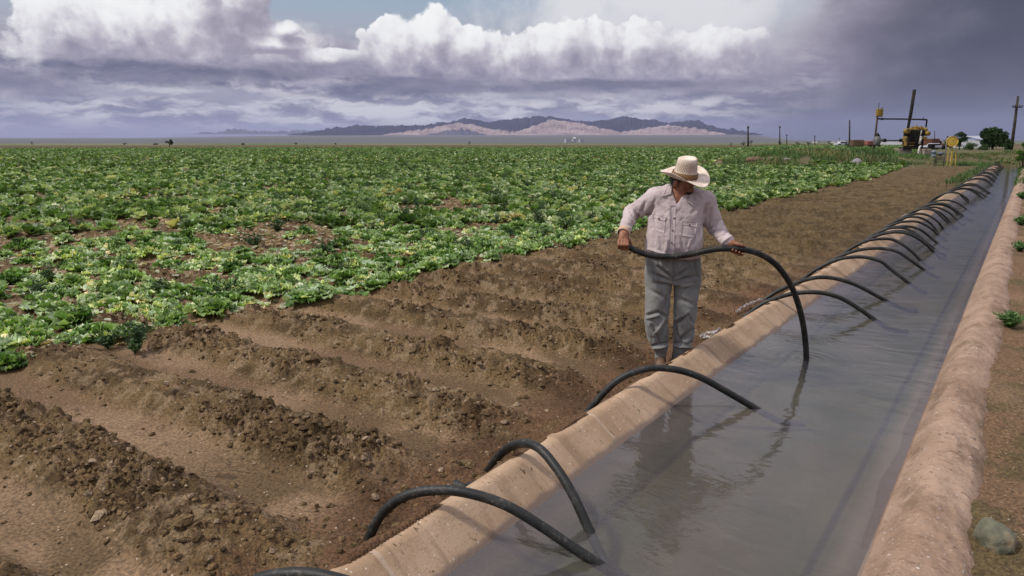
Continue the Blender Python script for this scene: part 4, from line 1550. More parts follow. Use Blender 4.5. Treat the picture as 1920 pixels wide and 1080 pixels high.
    for i in range(len(pr) - 1):
        for j in range(nth):
            jj = (j + 1) % nth
            F.append([i * nth + j, i * nth + nth + j, i * nth + nth + jj, i * nth + jj])
    b.add(V, F)
    b.build('hat_band', simple_mat('hat_band_cloth', (.20, .115, .048), .85, .3, 40, bump=.4, dirt=(.11, .06, .03)), hat, True)
    # ---- the tube he handles
    px = [(1161, 460.5, .205), (1170, 461.5, .205), (1180, 464, .205), (1200, 473, .205), (1222, 479, .215), (1250, 481, .225), (1275, 479.5, .23), (1300, 475.5, .24), (1325, 470, .262), (1350, 466.3, .288), (1380, 466.5, .306), (1400, 469, .296), (1422, 475, .26),
          (1442, 486, .21), (1460, 501.5, .15), (1478, 526, .09), (1490, 551, .04), (1500, 582, -.01), (1506.5, 612, -.05), (1510.5, 645, -.085), (1512, 672, -.10)]
    P = [at(x_, y_, MAN_F - v_) for (x_, y_, v_) in px]
    P[-1] = unp(1512, 673, Z_WATER)
    P.append(P[-1] + np.array([.0, .01, -.06])); P.append(P[-1] + np.array([.0, .01, -.06]))
    P = np.array(catmull(P, 4))
    org = P[0].copy()
    o = hollow_tube('siphon_tube', P - org, .0245).build('siphon_tube', RUB, smooth=True, loc=org)
    tag(o, 'black siphon tube held in both hands by the farm worker, dipping into the water', 'siphon tube', TUBE_GROUP)
    return person


build_person()
# ------------------------------------------------------------------ crop
def leaf_mat(name, rough=.45, trans=.3):
    m_, nt = material(name)
    ca = nt.n('ShaderNodeVertexColor', layer_name='albedo')
    tc = nt.n('ShaderNodeNewGeometry', out=None)
    oi = nt.n('ShaderNodeObjectInfo', out=None)
    n1 = nt.noise(tc.outputs['Position'], 45, 4, .6)
    c = nt.mix(1.0, ca, nt.mix(nt.mr(n1, .3, .7), (.7, .72, .66), (1.25, 1.22, 1.2)), 'MULTIPLY')
    c = nt.mix(1.0, c, nt.mix(oi.outputs['Random'], (.85, .9, .82), (1.15, 1.1, 1.12)), 'MULTIPLY')
    b = nt.n('ShaderNodeBump', {'Height': nt.noise(tc.outputs['Position'], 80, 3), 'Strength': .4, 'Distance': .01})
    pr = nt.n('ShaderNodeBsdfPrincipled', {'Base Color': c, 'Roughness': rough, 'Specular IOR Level': .35, 'Normal': b})
    tl = nt.n('ShaderNodeBsdfTranslucent', {'Color': nt.mix(1.0, c, (1.1, 1.25, .5), 'MULTIPLY')})
    out_surf(nt, nt.n('ShaderNodeMixShader', {0: trans, 1: pr, 2: tl}))
    return m_


LEAF = leaf_mat('lettuce_leaf')
WEED = leaf_mat('weed_leaf', .65, .2)

PAL = np.array([(.050, .110, .026), (.100, .190, .050), (.170, .275, .090), (.26, .365, .18), (.36, .46, .33), (.44, .52, .24), (.54, .60, .45), (.64, .58, .33), (.52, .40, .27)])


def leaves(base, az, L, Wd, e0, e1, col, nu, nv, ruff, rng, pale=.42):
    """vectorised leaves -> V (N,nu+1,nv+1,3), C same. e0,e1 elevation at foot and tip"""
    N_ = len(L)
    s = np.linspace(0, 1, nu + 1)
    t = np.linspace(-1, 1, nv + 1)
    ang = e0[:, None] + (e1 - e0)[:, None] * s[None]
    ds = L[:, None] / nu
    rr = np.concatenate([np.zeros((N_, 1)), np.cumsum(np.cos(ang[:, :-1]) * ds, 1)], 1)
    hh = np.concatenate([np.zeros((N_, 1)), np.cumsum(np.sin(ang[:, :-1]) * ds, 1)], 1)
    w = (np.sin(np.pi * (.10 + .80 * s)) ** .55)[None] * (.35 + .65 * smoothstep(s, 0, .45))[None] * Wd[:, None]
    ph = rng.uniform(0, 6.28, (N_, 1, 1))
    fr = rng.uniform(6, 11, (N_, 1, 1))
    tt = t[None, None, :]
    ss = s[None, :, None]
    edge = np.abs(tt) ** 1.6
    ruf = ruff[:, None, None] * Wd[:, None, None] * (edge * np.sin(fr * ss * 2 + ph + tt * 2.5) + (ss ** 2) * .8 * np.sin(tt * fr * .9 + ph * 1.7))
    cupz = .28 * Wd[:, None, None] * edge
    lat = w[:, :, None] * tt
    nrx = -np.sin(ang)[:, :, None]
    nrz = np.cos(ang)[:, :, None]
    r_ = rr[:, :, None] + nrx * (ruf + cupz)
    z_ = hh[:, :, None] + nrz * (ruf + cupz)
    ca, sa = np.cos(az)[:, None, None], np.sin(az)[:, None, None]
    V = np.stack([base[:, 0, None, None] + r_ * ca - lat * sa, base[:, 1, None, None] + r_ * sa + lat * ca, base[:, 2, None, None] + z_], -1)
    f = pale * (1 - ss) ** 1.5 + .5 * pale * np.exp(-(tt / .16) ** 2) * (1 - .6 * ss)
    f = np.broadcast_to(f, V.shape[:-1])[..., None]
    C = col[:, None, None, :] * (1 - f) + np.array([.40, .46, .24]) * f
    tipb = (smoothstep(np.abs(tt), .6, 1.0) * smoothstep(ss, .5, 1.0))[..., None]
    C = C * (1 + .18 * tipb)
    return V, C


def leaf_faces(N_, nu, nv, off=0):
    I = np.arange((nu + 1) * (nv + 1)).reshape(nu + 1, nv + 1)
    q = np.stack([I[:-1, :-1], I[1:, :-1], I[1:, 1:], I[:-1, 1:]], -1).reshape(-1, 4)
    return (q[None] + (np.arange(N_) * (nu + 1) * (nv + 1))[:, None, None]).reshape(-1, 4) + off


def lettuce_variant(kind, seed):
    rng = np.random.default_rng(seed)
    nl = {'green': 27, 'dark': 28, 'yellow': 23, 'hearted': 24, 'flat': 18}[kind]
    k = np.arange(nl)
    ring = k / nl                            # 0 outer .. 1 inner
    az = k * 2.399 + rng.uniform(-.3, .3, nl)
    L = (.205 - .085 * ring) * rng.uniform(.75, 1.2, nl)
    Wd = (.070 - .015 * ring) * rng.uniform(.85, 1.2, nl)
    e0 = np.radians(18 + 62 * ring + rng.uniform(-8, 8, nl))
    e1 = np.radians(-25 + 115 * ring ** 1.2 + rng.uniform(-18, 18, nl))
    if kind == 'flat':
        e0 *= .5; e1 = e1 * .6 - .3
        L *= 1.15
    ruff = rng.uniform(.32, .60, nl)
    pc = {'green': [.1, .3, .3, .18, .08, .02, .02, 0, 0], 'dark': [.45, .35, .15, .05, 0, 0, 0, 0, 0], 'yellow': [0, .05, .15, .15, .1, .33, .1, .08, .04],
          'hearted': [.03, .17, .28, .22, .16, .06, .08, 0, 0], 'flat': [.04, .14, .2, .2, .24, .04, .1, .02, .02]}[kind]
    ci = rng.choice(9, nl, p=np.array(pc) / sum(pc))
    col = PAL[ci] * rng.uniform(1.05, 1.5, (nl, 1))
    base = np.stack([np.cos(az) * .02 * (1 - ring), np.sin(az) * .02 * (1 - ring), .01 + .05 * ring], 1)
    V, C = leaves(base, az, L, Wd, e0, e1, col, 7, 8, ruff, rng)
    F = leaf_faces(nl, 7, 8)
    me = mesh_np('leaves', V.reshape(-1, 3), [F], [LEAF], True, {'albedo': C.reshape(-1, 3)})
    # heart: a ball of folded leaves
    n, mth = 16, 10
    hr_ = {'green': .068, 'dark': .058, 'yellow': .075, 'hearted': .092, 'flat': .065}[kind]
    th = np.linspace(0, 2 * np.pi, n, endpoint=False)
    ph = np.linspace(.06, np.pi - .25, mth)
    T, P_ = np.meshgrid(th, ph)
    rad = hr_ * (1 + .10 * np.sin(3 * T + 4 * np.cos(P_) + seed) + .07 * np.sin(5 * T - 3 * P_ + seed * 2))
    Vh = np.stack([rad * np.sin(P_) * np.cos(T), rad * np.sin(P_) * np.sin(T), .085 + rad * .92 * np.cos(P_)], -1).reshape(-1, 3)
    I = np.arange(n * mth).reshape(mth, n)
    Fh = np.stack([I[:-1], I[1:], np.roll(I[1:], -1, 1), np.roll(I[:-1], -1, 1)], -1).reshape(-1, 4)
    top = np.array([[I[0, j] for j in range(n - 1, -1, -1)]])
    hc = {'green': (.17, .29, .10), 'dark': (.10, .20, .055), 'yellow': (.44, .48, .24), 'hearted': (.36, .46, .24), 'flat': (.26, .36, .18)}[kind]
    vein = .5 + .5 * np.sin(9 * T + 2 * np.sin(4 * P_))
    Ch = np.array(hc)[None] * (.82 + .34 * vein.reshape(-1, 1))
    mh = mesh_np('heart', Vh, [Fh, top[:, ::-1]], [LEAF], True, {'albedo': Ch})
    return me, mh


def in_frame(P, mx=30):
    d = P - CAM
    a = d @ FWD
    px = CX + FPX * (d @ RT) / np.maximum(a, .1)
    py = CY - FPX * (d @ UPV) / np.maximum(a, .1)
    return (a > .3) & (px > -mx) & (px < 1920 + mx) & (py > 0) & (py < 1080 + mx), px, py


def crop_rows(rmax, spacing=.34):
    """planting positions in double rows on every bed"""
    pts = []
    ks = np.arange(-2, int(rmax / ROW) + 2)
    for k in ks:
        for off in (-.21, .21):
            yc = ROW0 + ROW * (k + .5) + off
            xs = np.arange(-6.55, -rmax - 5, -spacing)
            e = (vnoise(np.array([k * .83]), np.array([1.7]), 301)[0] - .5) * .9
            xs = xs[xs < -6.62 + e * .8]
            if len(xs) == 0:
                continue
            pts.append(np.stack([xs, yc + .035 * (xs + 2.4)], 1))
    P = np.concatenate(pts)
    P = P + RNG.normal(0, .07, P.shape)
    r = np.hypot(P[:, 0], P[:, 1])
    P = P[(r < rmax)]
    gone = fbm(P[:, 0] * .8, P[:, 1] * .8, 303, 3)
    P = P[((gone > .40) & (RNG.random(len(P)) > .10)) | ((P[:, 0] > -8.6) & (gone > .06))]
    return P


def crop_shut_out(x, y):
    """no lettuces on the pump pad, the weedy mound or the bare strip beside it"""
    f = x * HEAD[0] + y * HEAD[1]
    s = (x * RT[0] + y * RT[1]) / np.maximum(f, .1)
    mound = (s > .285) & (f > 55.5) & (f < 74)
    bare = (s > .255) & (s <= .30) & (f > 57.5) & (f < 64)
    head = (y > 45) & (x > -6.75 - np.maximum(0, (y - 45) * .05))
    return mound | bare | head | ((s > .56) & (f > 48))


def build_crop():
    P = crop_rows(30)
    z = land(P[:, 0], P[:, 1], False)
    P3 = np.column_stack([P, z])
    ok, px, py = in_frame(P3, 700)
    ok &= ~crop_shut_out(P[:, 0], P[:, 1])
    P3, px, py = P3[ok], px[ok], py[ok]
    dist = np.linalg.norm(P3 - CAM, axis=1)
    vis = in_frame(P3, 25)[0]
    o_ = np.argsort(dist + np.where(vis, 0, 1000))
    P3, dist, px, py = P3[o_], dist[o_], px[o_], py[o_]
    NI = 298
    kinds = [('green', 1), ('green', 2), ('green', 3), ('dark', 4), ('dark', 5), ('yellow', 6), ('yellow', 7), ('hearted', 8), ('hearted', 9), ('flat', 10), ('flat', 11)]
    var = [lettuce_variant(*k) for k in kinds]
    base_lab = {'green': 'green lettuce plant with ruffled leaves in the crop beyond the bare beds', 'dark': 'dark green lettuce plant with dense leaves in the crop beyond the bare beds',
                'yellow': 'yellowing lettuce plant with limp pale leaves in the crop beyond the bare beds', 'hearted': 'lettuce plant showing a round pale heart in the crop beyond the bare beds',
                'flat': 'sprawling blue-green lettuce plant lying flat in the crop beyond the bare beds'}
    pr = np.array([.11, .11, .10, .05, .05, .11, .08, .13, .12, .08, .08]); pr /= pr.sum()
    protos = {}
    for i in range(NI):
        vi = int(RNG.choice(len(var), p=pr))
        k = kinds[vi][0]
        lab = base_lab[k]
        loc = tuple(P3[i] + [0, 0, -.012])
        sc = float(RNG.uniform(.85, 1.22))
        if vi not in protos:
            o = link('lettuce', var[vi][0], None)
            h = link('heart', var[vi][1], o)
            protos[vi] = (o, h)
        else:
            o0, h0 = protos[vi]
            o = o0.copy(); COL.objects.link(o)
            h = h0.copy(); COL.objects.link(h)
            h.parent = o
        o.location = loc
        o.rotation_euler = (float(RNG.normal(0, .10)), float(RNG.normal(0, .10)), float(RNG.uniform(0, 6.28)))
        o.scale = (sc, sc, sc * float(RNG.uniform(.70, .95)))
        tag(o, lab, 'lettuce', 'lettuce plants in the unharvested field')
    # ---- all the lettuces farther off, as one mass
    rest = P3[NI:]
    Pf = crop_rows(62)
    zf = land(Pf[:, 0], Pf[:, 1], False)
    Pf = np.column_stack([Pf, zf])
    df_ = np.linalg.norm(Pf - CAM, axis=1)
    okf, _, _ = in_frame(Pf, 500)
    Pf = Pf[okf & (df_ > 30) & ~crop_shut_out(Pf[:, 0], Pf[:, 1])]
    rest = rest[np.linalg.norm(rest - CAM, axis=1) <= 30]
    Vs, Cs, Fs, n0 = [], [], [], 0

    def add(Pp, nl, nu, nv, scale, bias=.0):
        nonlocal n0
        N_ = len(Pp)
        if N_ == 0:
            return
        rng = RNG
        tone = vnoise(Pp[:, 0] * 1.3, Pp[:, 1] * 1.3, 311)
        kk = np.clip(rng.random(N_) * .78 + (tone - .5) * .5 + bias, 0, 1)
        pl = np.stack([np.interp(kk, np.linspace(0, 1, 9) ** .8 * .98, PAL[:, c]) for c in range(3)], 1)
        idx = np.repeat(np.arange(N_), nl)
        k = np.tile(np.arange(nl), N_)
        ring = k / nl
        az = k * 2.399 + rng.uniform(0, 6.28, N_)[idx]
        sc = (scale * rng.uniform(.8, 1.2, N_))[idx]
        L = (.23 - .10 * ring) * sc * rng.uniform(.8, 1.2, len(idx))
        Wd = (.10 - .02 * ring) * sc * rng.uniform(.8, 1.2, len(idx))
        e0 = np.radians(20 + 60 * ring + rng.uniform(-10, 10, len(idx)))
        e1 = np.radians(-20 + 110 * ring + rng.uniform(-20, 20, len(idx)))
        col = pl[idx] * rng.uniform(.75, 1.25, (len(idx), 1))
        rnd = rng.random(len(idx)) < .18
        col[rnd] = PAL[rng.choice(9, rnd.sum(), p=[.22, .2, .15, .1, .1, .08, .08, .04, .03])]
        base = Pp[idx] + np.stack([0 * ring, 0 * ring, .01 + .05 * ring], 1)
        V, C = leaves(base, az, L, Wd, e0, e1, col, nu, nv, rng.uniform(.2, .4, len(idx)), rng)
        Vs.append(V.reshape(-1, 3)); Cs.append(C.reshape(-1, 3))
        Fs.append(leaf_faces(len(idx), nu, nv, n0))
        n0 += len(Vs[-1])
    d_ = np.linalg.norm(rest - CAM, axis=1)
    add(rest[d_ < 17], 15, 4, 5, 1.05)
    add(rest[d_ >= 17], 12, 3, 4, 1.1)
    add(Pf, 9, 2, 3, 1.2, -.10)
    # far: clumps
    Nf = 34000
    rr = np.sqrt(RNG.uniform(60 ** 2, 272 ** 2, Nf)) * RNG.uniform(.75, 1, Nf)
    rr = np.clip(rr, 60, 272)
    an = YAW + math.pi / 2 + np.radians(RNG.uniform(-40, 50, Nf))
    X, Y = rr * np.cos(an), rr * np.sin(an)
    keep = (X < -7) & ~crop_shut_out(X, Y)
    X, Y = X[keep], Y[keep]
    Pq = np.column_stack([X, Y, land(X, Y, False)])
    ok, _, _ = in_frame(Pq, 500)
    add(Pq[ok], 5, 2, 2, 1.9, -.26)
    me = mesh_np('lettuce_field', np.concatenate(Vs), [np.concatenate(Fs)], [LEAF], True, {'albedo': np.concatenate(Cs)})
    o = link('lettuce_field', me)
    tag(o, 'green mass of lettuces covering the field towards the mountains', 'crop', kind='stuff')

    # ---- wilted litter between the plants
    N_ = 9000
    rr = np.sqrt(RNG.uniform(7 ** 2, 34 ** 2, N_)); rr = 7 + (rr - 7) * RNG.uniform(.3, 1, N_)
    an = YAW + math.pi / 2 + np.radians(RNG.uniform(-40, 40, N_))
    X, Y = rr * np.cos(an), rr * np.sin(an)
    keep = (X < -6.7) & ~crop_shut_out(X, Y)
    X, Y = X[keep], Y[keep]
    n_ = len(X)
    base = np.column_stack([X, Y, land(X, Y, False) + .012])
    cc = np.array([(.50, .36, .25), (.42, .28, .17), (.58, .50, .40), (.40, .42, .30), (.45, .47, .36)])[RNG.integers(0, 5, n_)]
    V, C = leaves(base, RNG.uniform(0, 6.28, n_), RNG.uniform(.06, .17, n_), RNG.uniform(.02, .055, n_), RNG.uniform(-.1, .4, n_), RNG.uniform(-.6, .2, n_), cc, 3, 3, RNG.uniform(.1, .4, n_), RNG, .1)
    o = link('leaf_litter', mesh_np('leaf_litter', V.reshape(-1, 3), [leaf_faces(n_, 3, 3)], [LEAF], True, {'albedo': C.reshape(-1, 3)}))
    tag(o, 'pale wilted leaves littering the soil between the lettuces', 'leaf litter', kind='stuff')


def feathery(n_st, h, spread, seed, leaflet=.03, dense=26):
    """a wispy weed: thin branching stems with fine leaflets"""
    rng = np.random.default_rng(seed)
    V, F, C = [], [], []
    n0 = 0
    for i in range(n_st):
        az = rng.uniform(0, 6.28)
        lean = rng.uniform(.1, 1.0)
        L = h * rng.uniform(.6, 1.1)
        t = np.linspace(0, 1, 7)
        d = np.array([math.cos(az), math.sin(az), 0])
        p = d[None] * (spread * lean * t[:, None] ** 1.4) + np.array([0, 0, 1]) * (L * (t - .25 * lean * t * t))[:, None]
        sd_ = np.array([-d[1], d[0], 0]) * .003
        c = np.array([.045, .075, .030]) * rng.uniform(.7, 1.4)
        for k in range(7):
            w = (1 - t[k] * .8)
            V += [p[k] - sd_ * w, p[k] + sd_ * w]; C += [c, c]
        for k in range(6):
            F.append([n0 + 2 * k, n0 + 2 * k + 1, n0 + 2 * k + 3, n0 + 2 * k + 2])
        n0 += 14
        for q in range(dense):
            tt = rng.uniform(.15, 1)
            a = np.array([np.interp(tt, t, p[:, j]) for j in range(3)])
            dr = rng.normal(0, 1, 3); dr[2] = abs(dr[2]) * .7; dr /= np.linalg.norm(dr)
            l = leaflet * rng.uniform(.6, 1.8)
            sdv = np.cross(dr, rng.normal(0, 1, 3)); sdv /= np.linalg.norm(sdv) + 1e-9
            w = l * .16
            V += [a, a + dr * l * .5 + sdv * w, a + dr * l, a + dr * l * .5 - sdv * w]
            cc = np.array([.050, .095, .040]) * rng.uniform(.6, 1.6)
            C += [cc] * 4
            F.append([n0, n0 + 1, n0 + 2, n0 + 3]); n0 += 4
    return np.array(V), np.array(F), np.array(C)


def build_weeds():
    vs = [feathery(16, .24, .22, 400 + k) for k in range(4)]
    mes = [mesh_np('weed', V, [F], [WEED], True, {'albedo': C}) for V, F, C in vs]
    spots = [(200, 630, 'wispy dark weed at the harvested edge of the lettuces, leftmost on the bare bed'), (250, 640, None), (640, 505, None), (300, 545, None), (420, 560, 'wispy dark weed beside the heads at the end of a harvested bed'),
             (70, 560, None), (340, 460, None), (480, 455, None), (610, 470, None), (90, 520, None), (230, 500, None), (880, 462, None), (800, 440, None), (960, 440, None), (1010, 440, None), (700, 430, None),
             (330, 415, None), (560, 400, None), (150, 420, None), (1110, 410, None), (440, 385, None), (890, 395, None), (760, 380, None), (640, 370, None), (1000, 380, None), (300, 370, None), (180, 372, None),
             (520, 425, None), (1060, 425, None), (930, 415, None)]
    proto = None
    for i, (x_, y_, lab) in enumerate(spots):
        P = unp(x_, y_, .12); P[2] = ground_z(P[0], P[1]) - .01
        if proto is None:
            o = proto = link('weed', mes[0])
        else:
            o = proto.copy(); o.data = mes[i % 4]; COL.objects.link(o)
        o.location = P
        o.rotation_euler = (0, 0, i * 1.3)
        s_ = 1.0 + .5 * ((i * 37) % 10) / 10
        o.scale = (s_ * 1.25, s_ * 1.25, s_)
        tag(o, lab or 'wispy dark green weed growing among the lettuces', 'weed', 'wispy weeds among the lettuces')
    # more of them, farther off, as one mass
    N_ = 260
    rr = RNG.uniform(16, 60, N_)
    an = YAW + math.pi / 2 + np.radians(RNG.uniform(-38, 20, N_))
    X, Y = rr * np.cos(an), rr * np.sin(an)
    keep = ~crop_shut_out(X, Y) & (X < -7)
    X, Y = X[keep], Y[keep]
    Z = land(X, Y, False)
    V, F, C, n0 = [], [], [], 0
    for i in range(len(X)):
        v, f, c = vs[i % 4]
        a = i * 1.7
        s_ = RNG.uniform(1.0, 1.9)
        R_ = np.array([[math.cos(a), -math.sin(a), 0], [math.sin(a), math.cos(a), 0], [0, 0, 1]])
        V.append(v @ R_.T * s_ + [X[i], Y[i], Z[i]]); F.append(f + n0); C.append(c); n0 += len(v)
    o = link('crop_weeds', mesh_np('crop_weeds', np.concatenate(V), [np.concatenate(F)], [WEED], True, {'albedo': np.concatenate(C)}))
    tag(o, 'distant wispy weeds scattered through the lettuce field', 'weeds', kind='stuff')
    # verge weeds by the right bank
    for (x_, y_, s_, lab) in ((1893, 612, 1.05, 'feathery green weed at the foot of the right bank, nearest of the four there'), (1912, 470, 1.2, 'second nearest feathery weed at the foot of the right bank'),
                              (1915, 420, 1.3, 'third nearest feathery weed at the foot of the right bank'), (1917, 372, 1.5, 'farthest feathery weed at the foot of the right bank')):
        P = unp(x_, y_, .16); P[2] = ground_z(P[0], P[1]) - .01
        V, F, C = feathery(46, .15, .13, int(x_ + y_), .030, 30)
        C = C * np.array([1.9, 1.9, 1.5])
        o = link('weed', mesh_np('weed', V, [F], [WEED], True, {'albedo': C}))
        o.location = P; o.scale = (s_, s_, s_)
        tag(o, lab, 'weed', 'weeds along the right bank')


def blades(X, Y, Z, h, w, col, rng):
    N_ = len(X)
    az = rng.uniform(0, 6.28, N_)
    lean = rng.uniform(.1, .9, N_)
    d = np.stack([np.cos(az), np.sin(az), 0 * az], 1)
    sd_ = np.stack([-np.sin(az), np.cos(az), 0 * az], 1) * w[:, None]
    b = np.stack([X, Y, Z], 1)
    up = np.array([0, 0, 1.0])
    m1 = b + d * (lean * h * .25)[:, None] + up * (h * .6)[:, None]
    tp = b + d * (lean * h * .75)[:, None] + up * (h * (1.05 - .4 * lean))[:, None]
    V = np.stack([b - sd_, b + sd_, m1 + sd_ * .7, m1 - sd_ * .7, tp + sd_ * .1, tp - sd_ * .1], 1)
    F = np.array([[0, 1, 2, 3], [3, 2, 4, 5]])[None] + (np.arange(N_) * 6)[:, None, None]
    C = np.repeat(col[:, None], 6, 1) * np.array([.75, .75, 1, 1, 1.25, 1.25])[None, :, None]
    return V.reshape(-1, 3), F.reshape(-1, 4), C.reshape(-1, 3)


def build_grass():
    rng = RNG
    N_ = 52000
    f = rng.uniform(53, 74, N_)
    s = rng.uniform(.29, .80, N_)
    Pxy = HEAD[None, :2] * f[:, None] + RT[None, :2] * (s * f)[:, None]
    X, Y = Pxy[:, 0], Pxy[:, 1]
    dens = fbm(X * .35, Y * .35, 501, 4)
    mound = (s < .53) & (f > 55.5) & (f < 68)
    pad = (s >= .50) & (f > 57)
    ok = (mound & (dens > .36)) | (pad & (dens > .43)) | ((s < .6) & (dens > .55))
    ok &= (X < -2.3) | (Y > 69)
    ok &= ~((s > .395) & (s < .41) & (f < 59))
    X, Y, f, s, dens = X[ok], Y[ok], f[ok], s[ok], dens[ok]
    tall = (s < .53) & (f < 68)
    h = np.where(tall, .36, .20) * (.4 + 1.1 * smoothstep(dens, .38, .62)) * rng.uniform(.5, 1.2, len(X))
    tone = vnoise(X * .5, Y * .5, 505)[:, None]
    col = np.array([.055, .105, .035]) * (1 - tone) + np.array([.10, .19, .055]) * tone
    dry = rng.random(len(X)) < .05 + .35 * smoothstep(fbm(X * .2, Y * .2, 507, 3), .5, .62)
    col[dry] = (.24, .19, .09)
    col = col * rng.uniform(.6, 1.4, (len(X), 1))
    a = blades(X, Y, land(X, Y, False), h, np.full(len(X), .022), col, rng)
    # tufts at the dead end of the ditch and along the far bank
    N2 = 5000
    Y2 = rng.uniform(34, 74, N2)
    X2 = np.where(Y2 < 67.5, rng.uniform(-.42, .9, N2), rng.uniform(-3.5, 1.5, N2))
    X2 = np.where((rng.random(N2) < .25) & (Y2 < 67), rng.uniform(-3.0, -2.15, N2), X2)
    d2 = fbm(X2 * 1.1, Y2 * .5, 509, 3)
    k2 = (d2 > .47)
    X2, Y2 = X2[k2], Y2[k2]
    c2 = np.array([.075, .135, .042]) * rng.uniform(.5, 1.5, (len(X2), 1))
    z2 = np.maximum(land(X2, Y2, False), .08)
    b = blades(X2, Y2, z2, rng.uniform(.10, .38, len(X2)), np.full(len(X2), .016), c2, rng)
    # dry straw and low green on the trodden verge
    N3 = 2600
    X3 = rng.uniform(.06, 1.6, N3); Y3 = 2.2 + 14 * rng.random(N3) ** 1.8
    d3 = fbm(X3 * 2.2, Y3 * 2.2, 513, 3)
    k3 = d3 > .42
    X3, Y3 = X3[k3], Y3[k3]
    c3 = np.where(rng.random((len(X3), 1)) < .55, np.array([[.34, .27, .14]]), np.array([[.10, .12, .045]])) * rng.uniform(.6, 1.3, (len(X3), 1))
    V3, F3, C3 = blades(X3, Y3, land(X3, Y3), rng.uniform(.006, .045, len(X3)), np.full(len(X3), .0016), c3, rng)
    V = np.concatenate([a[0], b[0]])
    F = np.concatenate([a[1], b[1] + len(a[0])])
    C = np.concatenate([a[2], b[2]])
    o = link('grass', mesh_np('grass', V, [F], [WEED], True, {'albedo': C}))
    tag(o, 'rank green grass over the mound and round the pump', 'grass', kind='stuff')
    # straw lying flat
    N4 = 900
    X4 = rng.uniform(.04, 1.3, N4); Y4 = 2.4 + 9 * rng.random(N4) ** 1.6
    z4 = land(X4, Y4) + .004
    an = rng.uniform(0, 6.28, N4); l4 = rng.uniform(.008, .05, N4); w4 = .0014
    d4 = np.stack([np.cos(an), np.sin(an), rng.uniform(-.1, .25, N4)], 1) * l4[:, None]
    s4 = np.stack([-np.sin(an), np.cos(an), 0 * an], 1) * w4
    b4 = np.stack([X4, Y4, z4], 1)
    V4 = np.stack([b4 - s4, b4 + s4, b4 + d4 + s4, b4 + d4 - s4], 1).reshape(-1, 3)
    F4 = np.arange(N4 * 4).reshape(-1, 4)
    C4 = np.repeat(np.array([.42, .33, .18]) * rng.uniform(.5, 1.2, (N4, 1)), 4, 0)
    o = link('straw', mesh_np('straw', np.concatenate([V4, V3]), [np.concatenate([F4, F3 + len(V4)])], [WEED], True, {'albedo': np.concatenate([C4, C3])}))
    tag(o, 'dry straw and sparse shoots scattered on the verge', 'straw', kind='stuff')


def lump(rng, n=1):
    """a rough stone: subdivided octahedron, roughened"""
    V = np.array([[1, 0, 0], [-1, 0, 0], [0, 1, 0], [0, -1, 0], [0, 0, 1], [0, 0, -1]], float)
    F = [[0, 2, 4], [2, 1, 4], [1, 3, 4], [3, 0, 4], [2, 0, 5], [1, 2, 5], [3, 1, 5], [0, 3, 5]]
    for _ in range(n):
        cache, nf = {}, []
        V = list(V)

        def mid(a, b):
            k = (min(a, b), max(a, b))
            if k not in cache:
                c = (np.array(V[a]) + np.array(V[b])); V.append(c / np.linalg.norm(c)); cache[k] = len(V) - 1
            return cache[k]
        for a, b, c in F:
            x_, y_, z_ = mid(a, b), mid(b, c), mid(c, a)
            nf += [[a, x_, z_], [x_, b, y_], [z_, y_, c], [x_, y_, z_]]
        F = nf
        V = np.array(V)
    return np.array(V), np.array(F)


def build_clods():
    rng = RNG
    U, FF = lump(rng, 1)
    N_ = 60000
    # denser nearer the camera, on the beds
    r = 2.6 + 13 * rng.random(N_) ** 1.9
    an = YAW + math.pi / 2 + np.radians(rng.uniform(-20, 44, N_))
    X, Y = r * np.cos(an), r * np.sin(an)
    _, ridge, endf, _ = land(X, Y, False, True)
    patch_ = fbm(X * 1.9, Y * 1.9, 53, 3)
    pr = (ridge ** 1.2 * endf * (.15 + 1.2 * smoothstep(patch_, .40, .60))) + .02 + (1 - endf) * .10
    ok = (X < -2.22) & (rng.random(N_) < pr)
    X, Y, ridge = X[ok], Y[ok], ridge[ok]
    n_ = len(X)
    size = .005 + .020 * rng.random(n_) ** 2.6
    big = rng.random(n_) < .02
    size[big] *= 2.0
    Z = land(X, Y) + size * .15
    ax = rng.uniform(.65, 1.3, (n_, 3)) * size[:, None] * np.array([1, 1, .75])
    Vn = U[None] * (1 + rng.normal(0, .16, (n_, len(U), 1)))
    a = rng.uniform(0, 6.28, n_)
    V = Vn * ax[:, None]
    ca, sa = np.cos(a)[:, None], np.sin(a)[:, None]
    V = np.stack([V[..., 0] * ca - V[..., 1] * sa, V[..., 0] * sa + V[..., 1] * ca, V[..., 2]], -1) + np.stack([X, Y, Z], 1)[:, None]
    F = (FF[None] + (np.arange(n_) * len(U))[:, None, None]).reshape(-1, 3)
    c = np.array([.140, .097, .049]) * rng.uniform(.65, 1.4, (n_, 1))
    pale = rng.random(n_) < .10
    c[pale] = np.array([.30, .23, .155]) * rng.uniform(.7, 1.3, (pale.sum(), 1))
    C = np.repeat(c, len(U), 0)
    me = mesh_np('soil_clods', V.reshape(-1, 3), [F], [SOIL], True, {'albedo': C, 'furrow': np.zeros(len(C))})
    me.polygons.foreach_set('use_smooth', np.zeros(len(me.polygons), bool))
    tag(link('soil_clods', me), 'loose brown clods of earth crumbling over the beds', 'clods', kind='stuff')


def stone(name, P, size, seed, mat, label, cat, rot=0, flat=1.0, parent=None):
    U, FF = lump(None, 4)
    d = .22 * (fbm(U[:, 0] * 1.1 + seed, U[:, 1] * 1.1 + U[:, 2] * .9, 601 + seed, 3) - .5) + .10 * (fbm(U[:, 0] * 3 + seed, U[:, 1] * 3 - U[:, 2] * 2, 611 + seed, 4) - .5)
    V = U * (1 + d * 1.6)[:, None] * np.array(size)
    o = link(name, mesh_np(name, V, [FF], [mat], True))
    o.location = P
    o.rotation_euler = (0, 0, rot)
    tag(o, label, cat)
    return o


